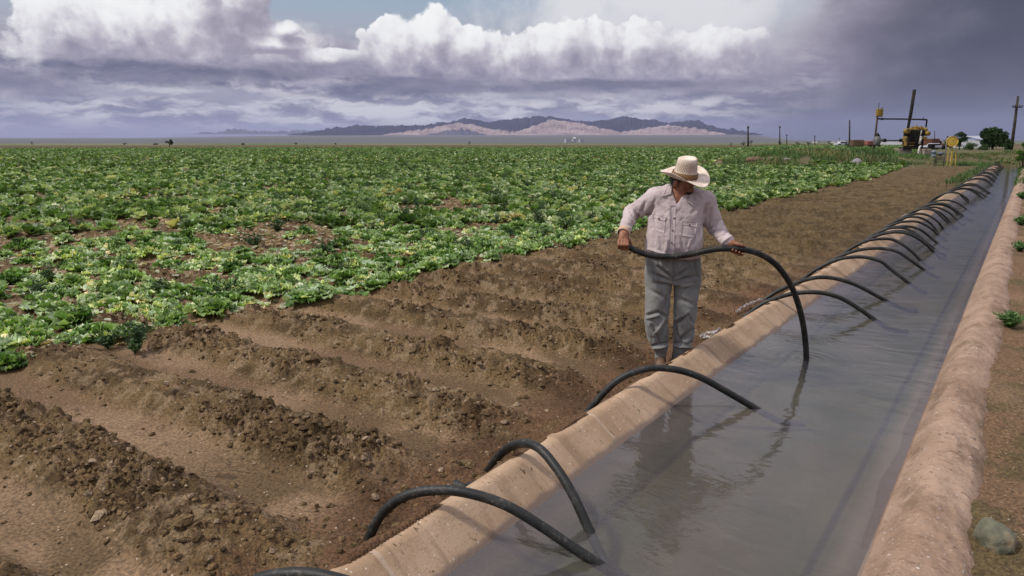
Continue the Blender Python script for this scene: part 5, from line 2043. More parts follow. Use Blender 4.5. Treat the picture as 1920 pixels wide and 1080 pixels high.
build_crop()
build_weeds()
build_grass()
build_clods()
ROCK = simple_mat('grey_stone', (.125, .125, .085), .8, .35, 11, bump=.5, dirt=(.22, .17, .11))
sP = unp(1866, 1003, .19)
stone('stone', (sP[0], sP[1], .175), (.070, .105, .075), 3, ROCK, 'smooth grey-green stone lying on the verge near the bank', 'stone', .5)
# ------------------------------------------------------------------ pump station and what stands behind
def base(px, py, z=None):
    """ground point under a picture position: march the view ray to the land"""
    d = ray(px, py)
    lo = 20.0
    dh = d @ HEAD
    t = np.concatenate([np.arange(20, 120, .1), np.arange(120, 700, 1.0)]) / dh
    P = CAM + d[None] * t[:, None]
    g = land(P[:, 0], P[:, 1], False)
    k = np.argmax(P[:, 2] < g)
    if P[k, 2] >= g[k]:
        k = len(t) - 1
    q = P[k].copy(); q[2] = g[k]
    return q


def fdist(P):
    return float(P[0] * HEAD[0] + P[1] * HEAD[1])


def stand(px, f):
    """ground point in the picture column px, f metres ahead"""
    P = at(px, 275, f)
    P[2] = ground_z(P[0], P[1])
    return P


def pxm(f):
    return f / 1368.0                        # metres per picture pixel there


YEL = simple_mat('yellow_paint', (.27, .175, .03), .6, .4, 3, dirt=(.05, .036, .018), bump=.1)
DRK = simple_mat('oily_iron', (.014, .014, .012), .75, .5, 4, dirt=(.035, .024, .014), spec=.2)
GRYM = simple_mat('grey_iron', (.13, .135, .135), .6, .3, 4, dirt=(.09, .065, .04))
WHT = simple_mat('white_pipe', (.52, .51, .47), .5, .2, 4, dirt=(.30, .26, .2))
CONC = simple_mat('weathered_concrete', (.27, .235, .20), .9, .2, 3, bump=.3, dirt=(.16, .12, .09))
RUST = simple_mat('rusty_steel', (.10, .038, .02), .8, .4, 2.5, dirt=(.07, .035, .02))
WOODP = simple_mat('pole_wood', (.045, .036, .028), .9, .35, 2)
BLU = simple_mat('blue_grey_paint', (.12, .15, .20), .6, .25, 5, dirt=(.10, .085, .06))
WALLW = simple_mat('white_wall', (.42, .43, .47), .8, .1, .4)
ROOFM = simple_mat('tin_roof', (.36, .39, .45), .6, .2, .6)
RED = simple_mat('red_paint', (.16, .035, .018), .6, .35, 1.2, dirt=(.09, .04, .02))
GLAS = simple_mat('dark_glass', (.02, .025, .03), .15, .1, 1)
BROWNB = simple_mat('brown_tank', (.105, .070, .035), .8, .3, 2, dirt=(.07, .045, .025))


class Frame:
    """local frame of something seen square-on: u to the right in the picture, w away, z up"""

    def __init__(s, P, turn=0.0):
        s.P = np.array(P, float)
        s.rz = YAW + turn

    def root(s, name, label, cat, group=None):
        return tag(empty(name, s.P, s.rz), label, cat, group)


def build_station():
    f0 = 62.0
    k = pxm(f0)
    P = stand(1712, f0)
    fr = Frame(P)

    def X(px):
        return (px - 1712) * k

    def Zp(py, f=f0):
        return float(at(1712, py, f)[2] - P[2])
    r = fr.root('pump_engine', 'yellow and black stationary engine on concrete blocks with a tall exhaust stack', 'pump engine')
    # concrete blocks
    zt = Zp(279)
    b = MB().box((X(1697), .3, zt * .5 - .1), (23 * k, 1.0, zt + .2), bev=.03); b.build('concrete_block', CONC, r)
    b = MB().box((X(1724), -.9, zt * .5 - .25), (13 * k, .9, zt + .5), bev=.03); b.build('concrete_block', CONC, r)
    # crankcase and frame
    b = MB()
    zb, zm, zt2 = zt, Zp(256), Zp(244)
    b.box((X(1712), 0, zb + .06), (44 * k, .9, .14), bev=.02)
    b.box((X(1712), 0, (zb + zm) / 2 + .06), (30 * k, .75, zm - zb), bev=.06)
    b.box((X(1711), 0, (zm + zt2) / 2), (33 * k, .6, zt2 - zm + .06), bev=.05)
    for i_ in range(5):
        b.box((X(1700 + 5.4 * i_), -.40, (zb + zm) / 2 + .1), (.05, .08, (zm - zb) * .9), bev=.01)
    for i_ in range(4):
        b.cyl((X(1701 + 7 * i_), -.36, zm - .1), (X(1701 + 7 * i_), -.36, zt2), .035)
    b.cyl((X(1720), -.5, zb + .3), (X(1720), -.36, zb + .3), .16)
    b.build('engine_block', DRK, r)
    b = MB()
    b.box((X(1695), -.05, (zb + zm) / 2 + .12), (3.5 * k, .62, (zm - zb) * .8), bev=.03)
    b.build('side_cover', YEL, r)
    MB().box((X(1727), -.38, zm - .12), (10 * k, .06, .22), bev=.02).build('side_cover', YEL, r)
    for zz in (.28, .5):
        MB().box((X(1704), -.42, zb + zz), (9 * k, .05, .05), bev=.01).build('fuel_rail', YEL, r)
    # rocker covers along the top
    for (a, w, h0, h1) in ((1704, 9, 247, 239.5), (1713, 9, 247, 236.5), (1722, 9, 247, 237.5), (1730.5, 7, 248, 240)):
        b = MB().box((X(a), 0, (Zp(h0) + Zp(h1)) / 2), (w * k * .94, .5, Zp(h1) - Zp(h0)), bev=.06)
        b.cyl((X(a), -.1, Zp(h1)), (X(a), -.1, Zp(h1) + .06), .06)
        b.build('rocker_cover', YEL, r)
    # round housings left and right
    b = MB().lathe([(.05, -.34), (.20, -.34), (.24, -.28), (.24, .16), (.19, .22), (.05, .22)], (X(1695), -.15, Zp(246)), 20, axis=(.25, 1, 0)); b.build('air_filter', YEL, r, True)
    b = MB().lathe([(.04, -.22), (.16, -.22), (.19, -.17), (.19, .2), (.05, .24)], (X(1732), -.3, Zp(250.5)), 20, axis=(-.2, 1, 0)); b.build('air_filter', YEL, r, True)
    # exhaust
    b = MB().tube([(X(1698.5), 0, Zp(247)), (X(1699.5), 0, Zp(232)), (X(1701), 0, Zp(214)), (X(1703.2), 0, Zp(168))], [.11, .11, .13, .135], 14)
    b.lathe([(.135, 0), (.165, .0), (.165, .06), (.135, .06)], (X(1700.6), 0, Zp(219)), 14)
    b.build('exhaust_stack', DRK, r, True)
    # white cylinders and hose
    b = MB().cyl((X(1717), -.52, Zp(270)), (X(1718.5), -.52, Zp(258)), .085); b.lathe([(.06, 0), (.10, 0), (.10, .08), (.05, .1)], (X(1718.5), -.52, Zp(258)), 12); b.build('white_canister', WHT, r, True)
    b = MB().cyl((X(1717.3), -.5, Zp(256)), (X(1718.5), -.5, Zp(245)), .035); b.build('vent_pipe', WHT, r, True)
    b = MB().tube(catmull([(X(1719), -.6, Zp(274)), (X(1713.5), -.9, Zp(275.5)), (X(1711.5), -1.0, Zp(280)), (X(1711), -1.0, Zp(288))], 6), .075, 12); b.build('white_hose', WHT, r, True)
    # skid timbers on the right
    b = MB()
    for i_, a in enumerate((1733, 1737, 1740.5)):
        b.box((X(a), -.8 + .35 * i_, zt * .5 - .2), (2.4 * k, .2, zt + .5), bev=.02)
    b.box((X(1738), -.6, zt + .02), (17 * k, 1.0, .14), bev=.02)
    b.box((X(1740), -.5, zt + .25), (9 * k, .5, .35), bev=.05)
    b.build('skid', DRK, r)
    # drive shaft to the well head
    b = MB().cyl((X(1655), 0, Zp(263)), (X(1691), 0, Zp(263.5)), .045)
    for a in (1657.5, 1688):
        b.lathe([(.05, -.11), (.13, -.11), (.15, -.05), (.15, .05), (.13, .11), (.05, .11)], (X(a), 0, Zp(263.2)), 14, axis=(1, 0, 0))
    b.build('drive_shaft', DRK, r, True)
    # right-angle gear head over the well
    P2 = stand(1643.5, f0); P2[2] = P[2]
    fr2 = Frame(P2)
    r2 = fr2.root('well_head', 'grey gear head with a pointed cap on the well beside the engine', 'well head')

    def X2(px):
        return (px - 1643.5) * k
    b = MB().lathe([(.30, 0), (.30, .12), (.16, .14), (.15, .34), (.22, .36), (.22, .42)], (0, 0, -.05), 18)
    for a in (0, 1.57, 3.14, 4.71):
        b.box((.22 * math.cos(a), .22 * math.sin(a), .22), (.06, .06, .42))
    b.build('pump_base', DRK, r2, True)
    b = MB().lathe([(.20, Zp(273)), (.27, Zp(271)), (.30, Zp(266)), (.29, Zp(260)), (.22, Zp(257)), (.20, Zp(255.5))], (0, 0, 0), 20)
    b.cyl((.2, 0, Zp(263)), (.48, 0, Zp(263)), .12)
    b.build('gear_head', GRYM, r2, True)
    b = MB().lathe([(.21, Zp(255.5)), (.18, Zp(254)), (.03, Zp(249)), (.015, Zp(248))], (0, 0, 0), 16); b.build('pointed_cap', DRK, r2, True)
    # gallows pipe with yellow box
    P3 = stand(1640, f0 + .6); P3[2] = P[2]
    r3 = Frame(P3).root('pipe_gantry', 'tall pipe frame with a yellow box on its post, reaching over the engine', 'pipe gantry')

    def X3(px):
        return (px - 1640) * k
    b = MB().tube([(X3(1638.2), 0, -.1), (X3(1639.6), 0, Zp(222)), (X3(1640.5), 0, Zp(203))], [.085, .075, .06], 12)
    b.tube([(X3(1641), .12, -.1), (X3(1641.5), .12, Zp(222))], .05, 10)
    b.build('post', BROWNB, r3, True)
    b = MB().tube(catmull([(X3(1642), 0, Zp(222.5)), (X3(1690), -.1, Zp(223)), (X3(1728), -.1, Zp(224)), (X3(1731.5), -.1, Zp(225.5)), (X3(1731.8), -.1, Zp(230)), (X3(1731.5), -.1, Zp(241))], 6), .062, 12)
    b.lathe([(.062, -.06), (.095, -.06), (.095, .06), (.062, .06)], (X3(1649), 0, Zp(222.6)), 12, axis=(1, 0, 0))
    b.cyl((X3(1725), -.1, Zp(224)), (X3(1725), -.1, Zp(219)), .025)
    b.build('cross_pipe', DRK, r3, True)
    b = MB().box((X3(1641.5), -.1, Zp(211)), (11 * k, .34, Zp(203.5) - Zp(218.5)), bev=.03)
    b.box((X3(1641.5), -.29, Zp(211)), (8 * k, .03, (Zp(203.5) - Zp(218.5)) * .8), bev=.01)
    b.build('junction_box', YEL, r3)
    b = MB().cyl((X3(1640), 0, Zp(204)), (X3(1640.3), 0, Zp(192)), .022)
    for a in (1645, 1647):
        b.cyl((X3(a), -.1, Zp(204)), (X3(a), -.1, Zp(201)), .03)
    b.build('aerial', DRK, r3, True)
    # drum on a yellow stand
    f4 = 57.0
    k4 = pxm(f4)
    P4 = stand(1786, f4)
    r4 = Frame(P4).root('fuel_drum', 'short yellow drum lying on a tall yellow leg stand near the ditch', 'fuel drum')

    def X4(px):
        return (px - 1786) * k4

    def Z4(py):
        return float(at(1786, py, f4)[2] - P4[2])
    ax = np.array([.34, .94, 0.0]); ax /= np.linalg.norm(ax)
    c = np.array([X4(1781.5), -.25, Z4(265)])
    R_ = 9.6 * k4
    b = MB().lathe([(.01, .03), (R_ * .86, .02), (R_ * .92, .03), (R_ * .94, -.01), (R_, -.01), (R_, .04), (R_ * .975, .06), (R_ * .975, .14), (R_, .15), (R_, .18), (R_ * .975, .19), (R_ * .975, .27), (R_, .28), (R_, .32), (R_ * .9, .32), (.01, .31)], c, 28, axis=ax)
    b.build('drum', YEL2, r4, True)
    b = MB()
    for (x_, y_, xt) in ((1783, -.1, 1785), (1793, -.15, 1791), (1786, .5, 1787), (1795, .45, 1793)):
        b.cyl((X4(x_), y_ - .05, -.1), (X4(xt), y_ + .05, Z4(271)), .032, n=8)
    b.cyl((X4(1784.5), -.1, Z4(285)), (X4(1792), -.12, Z4(285)), .018, n=8)
    b.box((X4(1789), .18, Z4(272.5)), (10 * k4, .75, .05), bev=.01)
    b.build('stand', YEL2, r4)
    b = MB().cyl((X4(1774.5), .1, -.05), (X4(1775.5), .1, Z4(262)), .035)
    o = b.build('vent_post', GRYM, r4, True)
    # brown tank on legs
    f5 = 70.0
    k5 = pxm(f5)
    P5 = stand(1606, f5)
    r5 = Frame(P5).root('box_tank', 'brown rusty box tank on thin legs behind the weedy mound', 'tank')
    z5 = lambda py: float(at(1606, py, f5)[2] - P5[2])
    b = MB().box((0, 0, (z5(262) + z5(274.5)) / 2), (22 * k5, .8, z5(262) - z5(274.5)), bev=.05, taper=.94); b.build('tank_body', BROWNB, r5)
    for sx in (-9, 8):
        for y_ in (-.3, .3):
            MB().cyl((sx * k5, y_, -.1), (sx * k5, y_, z5(274)), .035, n=8).build('leg', DRK, r5)
    # little angle-iron table in the weeds
    f6 = 66.0
    k6 = pxm(f6)
    P6 = stand(1472, f6)
    r6 = Frame(P6).root('iron_stand', 'small dark four-legged iron stand at the far edge of the mound', 'stand')
    z6 = lambda py: float(at(1472, py, f6)[2] - P6[2])
    MB().box((0, 0, z6(277.8)), (11.5 * k6, .5, .09), bev=.01).build('top', DRK, r6)
    for sx in (-4.6, 4.6):
        for y_ in (-.2, .2):
            MB().cyl((sx * 1.1 * k6, y_, -.15), (sx * k6, y_, z6(278)), .04, n=8).build('leg', DRK, r6)
    # blue-grey valve gear
    f7 = 60.0
    k7 = pxm(f7)
    P7 = stand(1752, f7)
    r7 = Frame(P7).root('valve_pump', 'small blue-grey pump with a flanged pipe between engine and drum', 'pump')
    z7 = .0
    b = MB().lathe([(.24, -.05), (.24, .05), (.16, .07), (.17, .30), (.20, .32), (.20, .38), (.10, .42), (.08, .5), (.02, .52)], (0, 0, 0), 16); b.build('casing', BLU, r7, True)
    b = MB().cyl((.1, 0, .2), (.95, .1, .22), .055)
    b.lathe([(.06, -.03), (.11, -.03), (.11, .03), (.06, .03)], (.45, .04, .21), 12, axis=(1, .1, 0))
    b.lathe([(.05, 0), (.13, 0), (.15, .2), (.13, .3), (.04, .32)], (.62, .06, .05), 12)
    b.cyl((.62, .06, .3), (.62, .06, .46), .02)
    b.build('flanged_pipe', BLU, r7, True)


YEL2 = simple_mat('clean_yellow_paint', (.52, .36, .06), .5, .15, 4, dirt=(.30, .20, .05))
build_station()

# rubble
CH1 = simple_mat('broken_concrete', (.26, .25, .26), .9, .3, 3, bump=.4, dirt=(.30, .20, .12))
P = base(1606, 311)
stone('concrete_chunk', (P[0], P[1], P[2] + .22), (.42, .34, .34), 5, CH1, 'pale broken concrete chunk at the near foot of the weedy mound', 'rubble', 1.0)
P = base(1474, 304)
stone('concrete_slab', (P[0], P[1], P[2] + .20), (.34, .3, .13), 8, CH1, 'flat pinkish concrete slab lying in the weeds of the mound', 'rubble', .4)
DIRT = simple_mat('dug_earth', (.12, .078, .048), .95, .3, 4, bump=.6)
P = base(1416, 303)
stone('dirt_heap', (P[0], P[1], P[2] + .12), (.8, .6, .30), 11, DIRT, 'heap of dug reddish earth at the left end of the mound', 'dirt heap', .2)


# ---- poles
def pole(pb, pt, f, label, arms=(), r=.13):
    P = stand(pb[0], f)
    T = at(pt[0], pt[1], f)
    root = Frame(P).root('utility_pole', label, 'pole', 'utility poles')
    k = pxm(f)
    dx = float((T - P) @ RT)
    h = float(T[2] - P[2])
    MB().tube([(0, 0, -.3), (dx * .5, 0, h * .5), (dx, 0, h)], [r, r * .9, r * .7], 10).build('shaft', WOODP, root, True)
    for (py, half) in arms:
        t = (float(at(pt[0], py, f)[2]) - P[2]) / h
        b = MB().box((dx * t, -.12, h * t), (2 * half * k, .12, .14), rz=.1)
        b.build('crossarm', WOODP, root)
        for sx in (-.9, -.45, .45, .9):
            MB().lathe([(.03, 0), (.07, .05), (.05, .12), (.07, .16), (.02, .22)], (dx * t + sx * half * k, -.12, h * t + .07), 8).build('insulator', DRK, root, True)
    return root


pole((1897, 274), (1909, 180), 95, 'leaning utility pole with one crossarm at the right edge, tallest of all poles', ((201, 9.5),), .2)
pole((1593, 266), (1593, 225), 150, 'bare dark pole standing left of the brown box tank', (), .18)
pole((1403, 268), (1402.5, 236), 210, 'dark pole rising between two low bushes beyond the field', ((240, 2.2),), .26)
pole((1462, 266), (1462, 236), 240, 'slender grey pole beyond the field, second from the left', ((239, 1.8),), .2)
pole((1475, 267), (1475, 252), 330, 'short faint pole right of the slender grey one', ((254, 1.5),), .22)
pole((1527.5, 267), (1527.5, 254), 350, 'short faint pole beyond the field, behind the middle of the mound', ((256, 1.4),), .22)
pole((1573.5, 267), (1573.5, 258), 400, 'faintest and smallest pole, far behind the mound', (), .2)
pole((1752, 262), (1752.5, 245), 230, 'thin pole showing above the red trucks', (), .12)


# ---- trees and bushes
def foliage_mat(name, col, var=.4):
    m_, nt = material(name)
    ca = nt.n('ShaderNodeVertexColor', layer_name='albedo')
    g = nt.n('ShaderNodeNewGeometry', out=None)
    c = nt.mix(1.0, ca, nt.mix(nt.mr(nt.noise(g.outputs['Position'], .9, 4), .3, .7), (.7, .7, .7), (1.3, 1.3, 1.25)), 'MULTIPLY')
    pr = nt.n('ShaderNodeBsdfPrincipled', {'Base Color': c, 'Roughness': .65, 'Specular IOR Level': .25})
    tl = nt.n('ShaderNodeBsdfTranslucent', {'Color': c})
    out_surf(nt, nt.n('ShaderNodeMixShader', {0: .2, 1: pr, 2: tl}))
    return m_


FOL = foliage_mat('tree_foliage', None)
BARK = simple_mat('bark', (.06, .045, .032), .95, .3, 3, bump=.4)


def tree(name, px, ptop, pbot, f, width_px, label, cat, col=(.035, .065, .02), seed=1, clusters=16, n=2600, stem=.22, group=None):
    rng = np.random.default_rng(seed)
    P = stand(px, f)
    k = pxm(f)
    zt = float(at(px, ptop, f)[2] - P[2])
    W_ = width_px * k / 2
    H_ = max(zt, .8)
    root = tag(empty(name, P, YAW), label, cat, group)
    cz0 = H_ * stem
    cl = []
    for i in range(clusters):
        a = rng.uniform(0, 6.28)
        hh = rng.uniform(0, 1)
        rad = W_ * .70 * math.sqrt(max(.05, 1 - (hh * 1.05 - .35) ** 2 * 1.5)) * math.sqrt(rng.random())
        cl.append(((rad * math.cos(a), rad * math.sin(a) * .9, cz0 + (H_ - cz0) * (.12 + .74 * hh)), W_ * rng.uniform(.24, .42), rng.uniform(.65, 1.35)))
    V, C = [], []
    per = n // clusters
    for (c, r, tone) in cl:
        d = rng.normal(0, 1, (per, 3)); d /= np.linalg.norm(d, axis=1)[:, None]
        rr = r * rng.random(per) ** .45
        p = np.array(c) + d * rr[:, None] * np.array([1, 1, .8])
        u = rng.normal(0, 1, (per, 3)); u /= np.linalg.norm(u, axis=1)[:, None]
        w = np.cross(u, rng.normal(0, 1, (per, 3))); w /= np.linalg.norm(w, axis=1)[:, None] + 1e-9
        s_ = W_ * rng.uniform(.035, .085, per)[:, None]
        q = np.stack([p - u * s_, p + w * s_ * .55, p + u * s_, p - w * s_ * .55], 1)
        V.append(q.reshape(-1, 3))
        cc = np.array(col) * tone * rng.uniform(.7, 1.35, (per, 1))
        C.append(np.repeat(cc, 4, 0))
    V, C = np.concatenate(V), np.concatenate(C)
    V[:, 2] = np.maximum(V[:, 2], .05)
    F = np.arange(len(V)).reshape(-1, 4)
    link('crown', mesh_np('crown', V, [F], [FOL], True, {'albedo': C}), root)
    b = MB().tube([(0, 0, -.2), (W_ * .03, 0, H_ * .25), (0, W_ * .03, H_ * .55)], [W_ * .07, W_ * .05, W_ * .025], 8)
    for (c, r, tone) in cl[:7]:
        b.tube([(W_ * .02, 0, H_ * .18), (c[0] * .5, c[1] * .5, H_ * .2 + c[2] * .4), c], [W_ * .04, W_ * .025, W_ * .01], 6)
    b.build('trunk', BARK, root, True)
    return root


tree('tree', 1861, 240, 273, 118, 66, 'broad round dark tree beside the leaning utility pole', 'tree', (.026, .060, .014), 21, 26, 6500, .10)
tree('tree', 1799, 246, 272, 112, 30, 'dark lopsided tree right behind the yellow drum', 'tree', (.022, .050, .014), 22, 15, 3200, .14)
tree('tree', 1773, 252, 272, 116, 12, 'narrow dark tree left of the yellow drum', 'tree', (.022, .046, .014), 23, 8, 1200, .15)
tree('bush', 1890, 258, 283, 86, 28, 'dark bush round the foot of the leaning utility pole', 'bush', (.024, .055, .014), 24, 12, 2400, .05)
tree('bush', 1922, 258, 300, 47, 40, 'bright green bush cut off by the right edge, beside the ditch', 'bush', (.060, .130, .018), 25, 16, 4200, .03)
tree('bush', 1822, 268, 280, 108, 34, 'low green bush before the white house', 'bush', (.045, .090, .024), 26, 10, 1400, .02)
tree('bush', 1848, 270, 280, 104, 26, 'low bush before the broad round tree', 'bush', (.045, .085, .024), 27, 8, 1200, .02)
tree('bush', 1590, 268, 278, 110, 16, 'round green bush left of the brown box tank', 'bush', (.034, .070, .02), 28, 8, 900, .02)
tree('tree', 318, 261, 277, 300, 19, 'lone dark round tree beyond the left of the lettuce field', 'tree', (.020, .050, .014), 29, 12, 1600, .10)
far_bush = [(1393, 261.5, 310, 13, 'pale low bush left of the dark pole between bushes'), (1408, 262, 310, 11, 'low bush right of the dark pole between bushes'), (1461, 265, 285, 11, 'dark round bush at the foot of the slender grey pole'),
            (1494, 266, 290, 13, 'low green bush behind the iron stand, left of a pair'), (1514, 266.5, 290, 13, 'low green bush behind the iron stand, right of a pair'), (1555.5, 263.5, 300, 12, 'dark far bush midway between the two faint poles'),
            (1370, 266, 310, 9, 'small dark shrub left of all the poles'), (1752, 274, 150, 10, 'small bush before the red trucks'), (60, 265, 480, 8, 'smallest far bush at the left edge beyond the field'), (234, 267, 440, 10, 'low far bush left of the lone round tree'),
            (292, 268, 440, 14, 'low scrub just left of the lone round tree'), (455, 268, 430, 13, 'low far scrub right of the lone round tree'), (555, 266.5, 450, 9, 'low far bush below the faint left peaks'), (880, 264.5, 460, 9, 'low far bush below the pale foothill'),
            (630, 268, 440, 9, 'small far bush where the dark ridge begins')]
for i, (px, pt, f, w, lab) in enumerate(far_bush):
    tree('bush', px, pt, 272, f, w, lab, 'bush', (.030, .060, .022), 40 + i, 6, 420, .02, 'bushes beyond the field')


# ---- buildings
def house(px, f, w_px, ptop, peave, label, depth=6.0, gable=True, group=None, wallm=None, roofm=None, windows=2, name='house'):
    P = stand(px, f)
    k = pxm(f)
    root = tag(empty(name, P, YAW + .15), label, 'building', group)
    he = float(at(px, peave, f)[2] - P[2])
    ht = float(at(px, ptop, f)[2] - P[2])
    he = max(he, 1.2); ht = max(ht, he + .5)
    w = w_px * k
    MB().box((0, 0, he / 2), (w, depth, he)).build('wall', wallm or WALLW, root)
    b = MB()
    e = .3
    if gable:
        V = [(-w / 2 - e, -depth / 2 - e, he - .05), (w / 2 + e, -depth / 2 - e, he - .05), (w / 2 + e, 0, ht), (-w / 2 - e, 0, ht), (w / 2 + e, depth / 2 + e, he - .05), (-w / 2 - e, depth / 2 + e, he - .05)]
        V = np.array(V + [(x_, y_, z_ + .12) for x_, y_, z_ in V])
        b.add(V, [[0, 1, 2, 3], [3, 2, 4, 5], [6, 9, 8, 7], [9, 11, 10, 8], [0, 6, 7, 1], [4, 10, 11, 5], [0, 3, 9, 6], [3, 5, 11, 9], [1, 7, 8, 2], [2, 8, 10, 4]])
    else:
        b.box((0, 0, ht), (w + .4, depth + .4, .25))
    b.build('roof', roofm or ROOFM, root)
    for i in range(windows):
        x_ = (i + .5) / windows * w * .8 - w * .4
        MB().box((x_, -depth / 2 - .02, he * .55), (min(1.3, w * .12), .06, min(1.1, he * .4))).build('window', GLAS, root)
    return root


house(1820, 150, 20, 256, 262, 'white house with a pale tin roof between the two dark trees', 8)
house(1668, 260, 22, 266.5, 268.8, 'long low pale shed behind the well head', 10, False, windows=3, name='shed')
house(1688, 240, 14, 268, 270, 'short white shed just left of the engine', 8, False, windows=2, name='shed')
house(1580, 330, 8, 268.5, 270.5, 'small white hut left of the brown box tank', 6, False, windows=1, name='shed')
for i, (px, w, pt, pe, lab) in enumerate(((1064, 9, 259.5, 261, 'tiny white building at the foot of the mountains, widest of three'), (1076, 5, 257, 260, 'tiny white building at the foot of the mountains, tallest of three'),
                                          (1090, 8, 260, 261.4, 'tiny white building at the foot of the mountains, rightmost of three'))):
    house(px, 1500, w, pt, pe, lab, 12, i == 1, 'white buildings under the mountains', windows=0, name='farm_building')
for i, (px, w, lab) in enumerate(((1530, 7, 'tiny pale building far behind the mound, leftmost of three'), (1563, 6, 'tiny pale building far behind the mound, middle of three'), (1608, 8, 'tiny pale building far behind the mound, rightmost of three'))):
    house(px, 900, w, 264.3, 265.6, lab, 12, False, 'pale buildings on the horizon', windows=0, name='farm_building')


# ---- vehicles far behind
def vehicle(px, f, L, Hh, Wd, body, label, cat, kind='car', turn=0.3):
    P = stand(px, f)
    root = tag(empty({'car': 'parked_car', 'truck': 'farm_truck', 'tractor': 'farm_machine'}[kind], P, YAW + turn), label, cat)
    b = MB()
    if kind == 'car':
        b.box((0, 0, Hh * .42), (L, Wd, Hh * .42), bev=.12)
        b.box((-L * .04, 0, Hh * .78), (L * .55, Wd * .9, Hh * .42), bev=.15, taper=.8)
        b.build('body', body, root)
        MB().box((-L * .04, -Wd * .44, Hh * .78), (L * .44, .06, Hh * .24)).build('window', GLAS, root)
    elif kind == 'truck':
        b.box((-L * .12, 0, Hh * .62), (L * .72, Wd, Hh * .62), bev=.06)
        b.build('cargo_box', body, root)
        b = MB().box((L * .37, 0, Hh * .48), (L * .24, Wd * .92, Hh * .6), bev=.12, taper=.9); b.build('cab', RED, root)
        MB().box((L * .40, -Wd * .47, Hh * .62), (L * .12, .05, Hh * .2)).build('window', GLAS, root)
    else:
        b.box((-L * .1, 0, Hh * .55), (L * .55, Wd * .6, Hh * .5), bev=.15, taper=.75)
        b.box((L * .3, 0, Hh * .4), (L * .4, Wd * .5, Hh * .3), bev=.1)
        b.build('body', body, root)
        MB().cyl((L * .2, 0, Hh * .5), (L * .2, 0, Hh * 1.0), .07).build('stack', DRK, root)
    for sx in (-.32, .32):
        for sy in (-.5, .5):
            MB().lathe([(.05, -.1), (.3, -.12), (.36, -.08), (.36, .08), (.3, .12), (.05, .1)], (sx * L, sy * Wd, .34), 14, axis=(0, 1, 0)).build('wheel', DRK, root, True)
    return root


vehicle(1631, 140, 3.4, 1.7, 2.2, RED, 'rusty red farm machine behind the tall pipe post', 'farm machine', 'tractor')
vehicle(1745, 130, 3.0, 1.9, 2.2, RUST, 'red-brown truck right of the engine, taller of two', 'truck', 'truck', .5)
vehicle(1762, 132, 4.6, 1.25, 2.0, RUST, 'low rusty red machine beside the red-brown truck', 'farm machine', 'tractor', .1)
vehicle(1752, 118, 3.2, 1.0, 1.5, WALLW, 'small white car parked before the red trucks', 'car', 'car', .2)
vehicle(1579, 190, 4.2, 1.3, 1.7, WALLW, 'white car far behind the mound, left of the brown box tank', 'car', 'car', .2)

# ---- pale road behind the pump
A_, B_ = stand(1660, 128), stand(1905, 122)
b = MB()
nrm = np.array([HEAD[0], HEAD[1], 0]) * 3.5
zz = .05
b.add([A_ + [0, 0, zz], B_ + [0, 0, zz], B_ + nrm + [0, 0, zz], A_ + nrm + [0, 0, zz]], [[0, 1, 2, 3]])
o = b.build('dirt_road', simple_mat('pale_road', (.33, .30, .28), .9, .15, .3))
tag(o, 'pale dirt road running behind the pump station', 'road', kind='structure')


# ------------------------------------------------------------------ mountains
def ridge_range(name, prof, D, depth, seed, mat, label, spur=.5, basey=None):
    """prof: picture skyline points; a real relief standing D metres away"""
    prof = np.array(prof, float)
    pxs = np.arange(prof[0, 0], prof[-1, 0] + .01, 1.0)
    jag = (fbm(pxs * .14, pxs * 0 + seed, 700 + seed, 5, .65) - .5) * 8.5
    pys = np.interp(pxs, prof[:, 0], prof[:, 1]) + jag * np.interp(pxs, [pxs[0], pxs[0] + 30, pxs[-1] - 30, pxs[-1]], [0, 1, 1, 0])
    nt_ = 46
    V = np.zeros((len(pxs), nt_, 3))
    for i, (px, py) in enumerate(zip(pxs, pys)):
        d = ray(px, 262); d = d[:2] / np.linalg.norm(d[:2])
        C_ = ray(px, py); el = C_[2] / np.linalg.norm(C_[:2])
        top = CAMH + el * D
        t = np.linspace(-1, 1, nt_)
        R_ = D + t * depth
        x, y = d[0] * R_, d[1] * R_
        g = np.maximum(0, R_ - 1600) * .0108 - 6
        h = np.maximum(top - g[nt_ // 2], 2)
        shp = (1 - np.abs(t)) ** 1.25
        rn = 1 - np.abs(2 * fbm(px * .055 + t * 1.2, t * 3.2 + seed, 720 + seed, 5) - 1)
        rn2 = 1 - np.abs(2 * fbm(px * .16 + t * 2.0, t * 6 + seed, 740 + seed, 4) - 1)
        mod = 1 - spur * (1 - rn) * np.clip(np.abs(t) * 3, 0, 1) - spur * .5 * (1 - rn2) * np.clip(np.abs(t) * 3, 0, 1)
        V[i, :, 0], V[i, :, 1], V[i, :, 2] = x, y, g + h * shp * mod
    n, k = V.shape[:2]
    I = np.arange(n * k).reshape(n, k)
    F = np.stack([I[:-1, :-1], I[1:, :-1], I[1:, 1:], I[:-1, 1:]], -1).reshape(-1, 4)
    o = link(name, mesh_np(name, V.reshape(-1, 3), [F], [mat], True))
    tag(o, label, 'mountains', kind='structure')


def rock_mat(name, a, b_):
    m_, nt = material(name)
    g = nt.n('ShaderNodeNewGeometry', out=None)
    p = nt.vm('MULTIPLY', g.outputs['Position'], (.001, .001, .003))
    c = nt.mix(nt.mr(nt.noise(p, 3.0, 7, .65), .35, .65), a, b_)
    bm = nt.n('ShaderNodeBump', {'Height': nt.noise(p, 9.0, 8, .65), 'Strength': 1.0, 'Distance': 60})
    out_surf(nt, nt.n('ShaderNodeBsdfPrincipled', {'Base Color': c, 'Roughness': 1.0, 'Specular IOR Level': .0, 'Normal': bm}))
    return m_


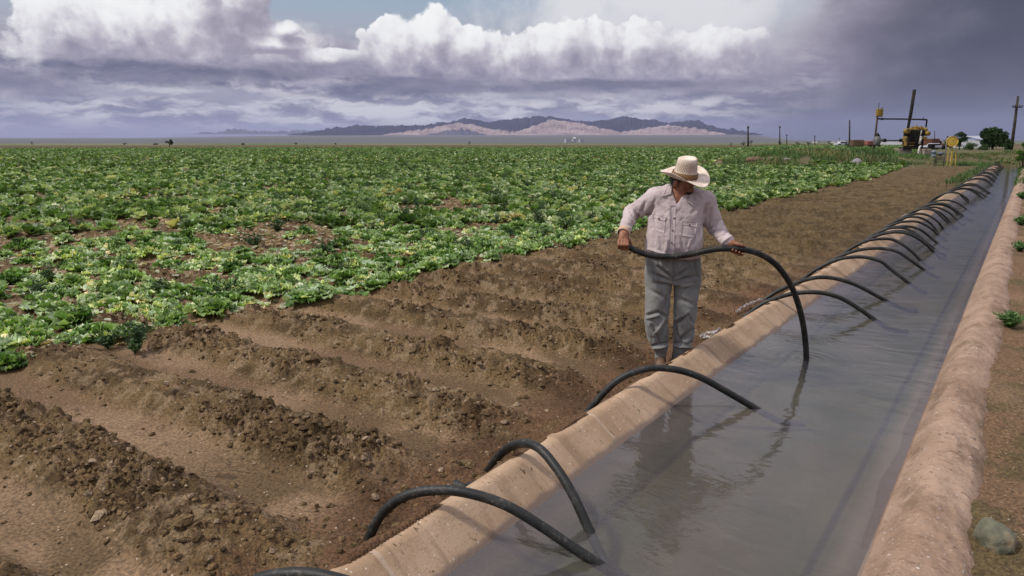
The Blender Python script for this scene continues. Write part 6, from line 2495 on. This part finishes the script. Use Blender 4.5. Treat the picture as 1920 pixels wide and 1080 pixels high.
DARKR = rock_mat('shaded_rock', (.018, .020, .034), (.036, .037, .055))  # cloud shade painted into the ridge's dark colour
PALER = rock_mat('sunlit_pale_rock', (.25, .20, .205), (.40, .33, .32))  # sunlit gaps between cloud shadows, painted as a pale rock colour
GREYR = rock_mat('hazed_rock', (.10, .105, .145), (.14, .14, .18))  # lighter bluish tone paints extra haze onto the far peaks
ridge_range('mountains', [(540, 252), (580, 247), (600, 243), (640, 237), (680, 234), (720, 236), (760, 234), (790, 234), (820, 231), (850, 226), (875, 221), (900, 226), (925, 228), (942, 225), (960, 222), (990, 219), (1010, 216), (1028, 217), (1045, 219),
                          (1075, 224), (1110, 227), (1140, 222), (1160, 219), (1180, 218), (1200, 221), (1215, 223), (1240, 227), (1260, 228), (1280, 225), (1295, 224), (1310, 226), (1325, 233), (1340, 237), (1375, 242), (1400, 247), (1430, 252)],
            15500, 2600, 1, DARKR, 'long dark violet mountain ridge on the horizon', .45)
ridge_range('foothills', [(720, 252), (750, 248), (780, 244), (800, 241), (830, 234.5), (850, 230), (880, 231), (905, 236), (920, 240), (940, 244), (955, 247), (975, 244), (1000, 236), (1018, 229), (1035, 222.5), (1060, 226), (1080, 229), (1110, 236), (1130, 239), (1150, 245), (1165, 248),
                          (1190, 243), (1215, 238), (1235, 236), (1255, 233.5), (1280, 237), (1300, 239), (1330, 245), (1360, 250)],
            11800, 1200, 2, PALER, 'foothills below the dark ridge, painted pale for the sunlight on them', .55)
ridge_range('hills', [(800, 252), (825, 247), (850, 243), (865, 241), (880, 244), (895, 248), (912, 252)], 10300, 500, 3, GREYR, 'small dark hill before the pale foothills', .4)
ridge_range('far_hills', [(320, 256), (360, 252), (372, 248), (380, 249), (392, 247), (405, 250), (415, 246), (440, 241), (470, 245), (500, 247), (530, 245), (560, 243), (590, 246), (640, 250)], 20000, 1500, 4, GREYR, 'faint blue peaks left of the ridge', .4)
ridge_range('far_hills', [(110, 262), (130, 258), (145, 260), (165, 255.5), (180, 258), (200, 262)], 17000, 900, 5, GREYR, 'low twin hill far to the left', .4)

# ------------------------------------------------------------------ air
m_, nt = material('haze')
vp = nt.n('ShaderNodeVolumePrincipled', {'Color': (.60, .67, 1.0), 'Density': 2.9e-5, 'Anisotropy': .1})
nt.n('ShaderNodeOutputMaterial', {'Volume': vp}, out=None)
try:
    m_.cycles.homogeneous_volume = True
except Exception:
    pass
hz = MB().box((0, 0, 430), (66000, 66000, 864)).build('haze', m_)
tag(hz, 'thin violet haze over the valley', 'haze', kind='stuff')
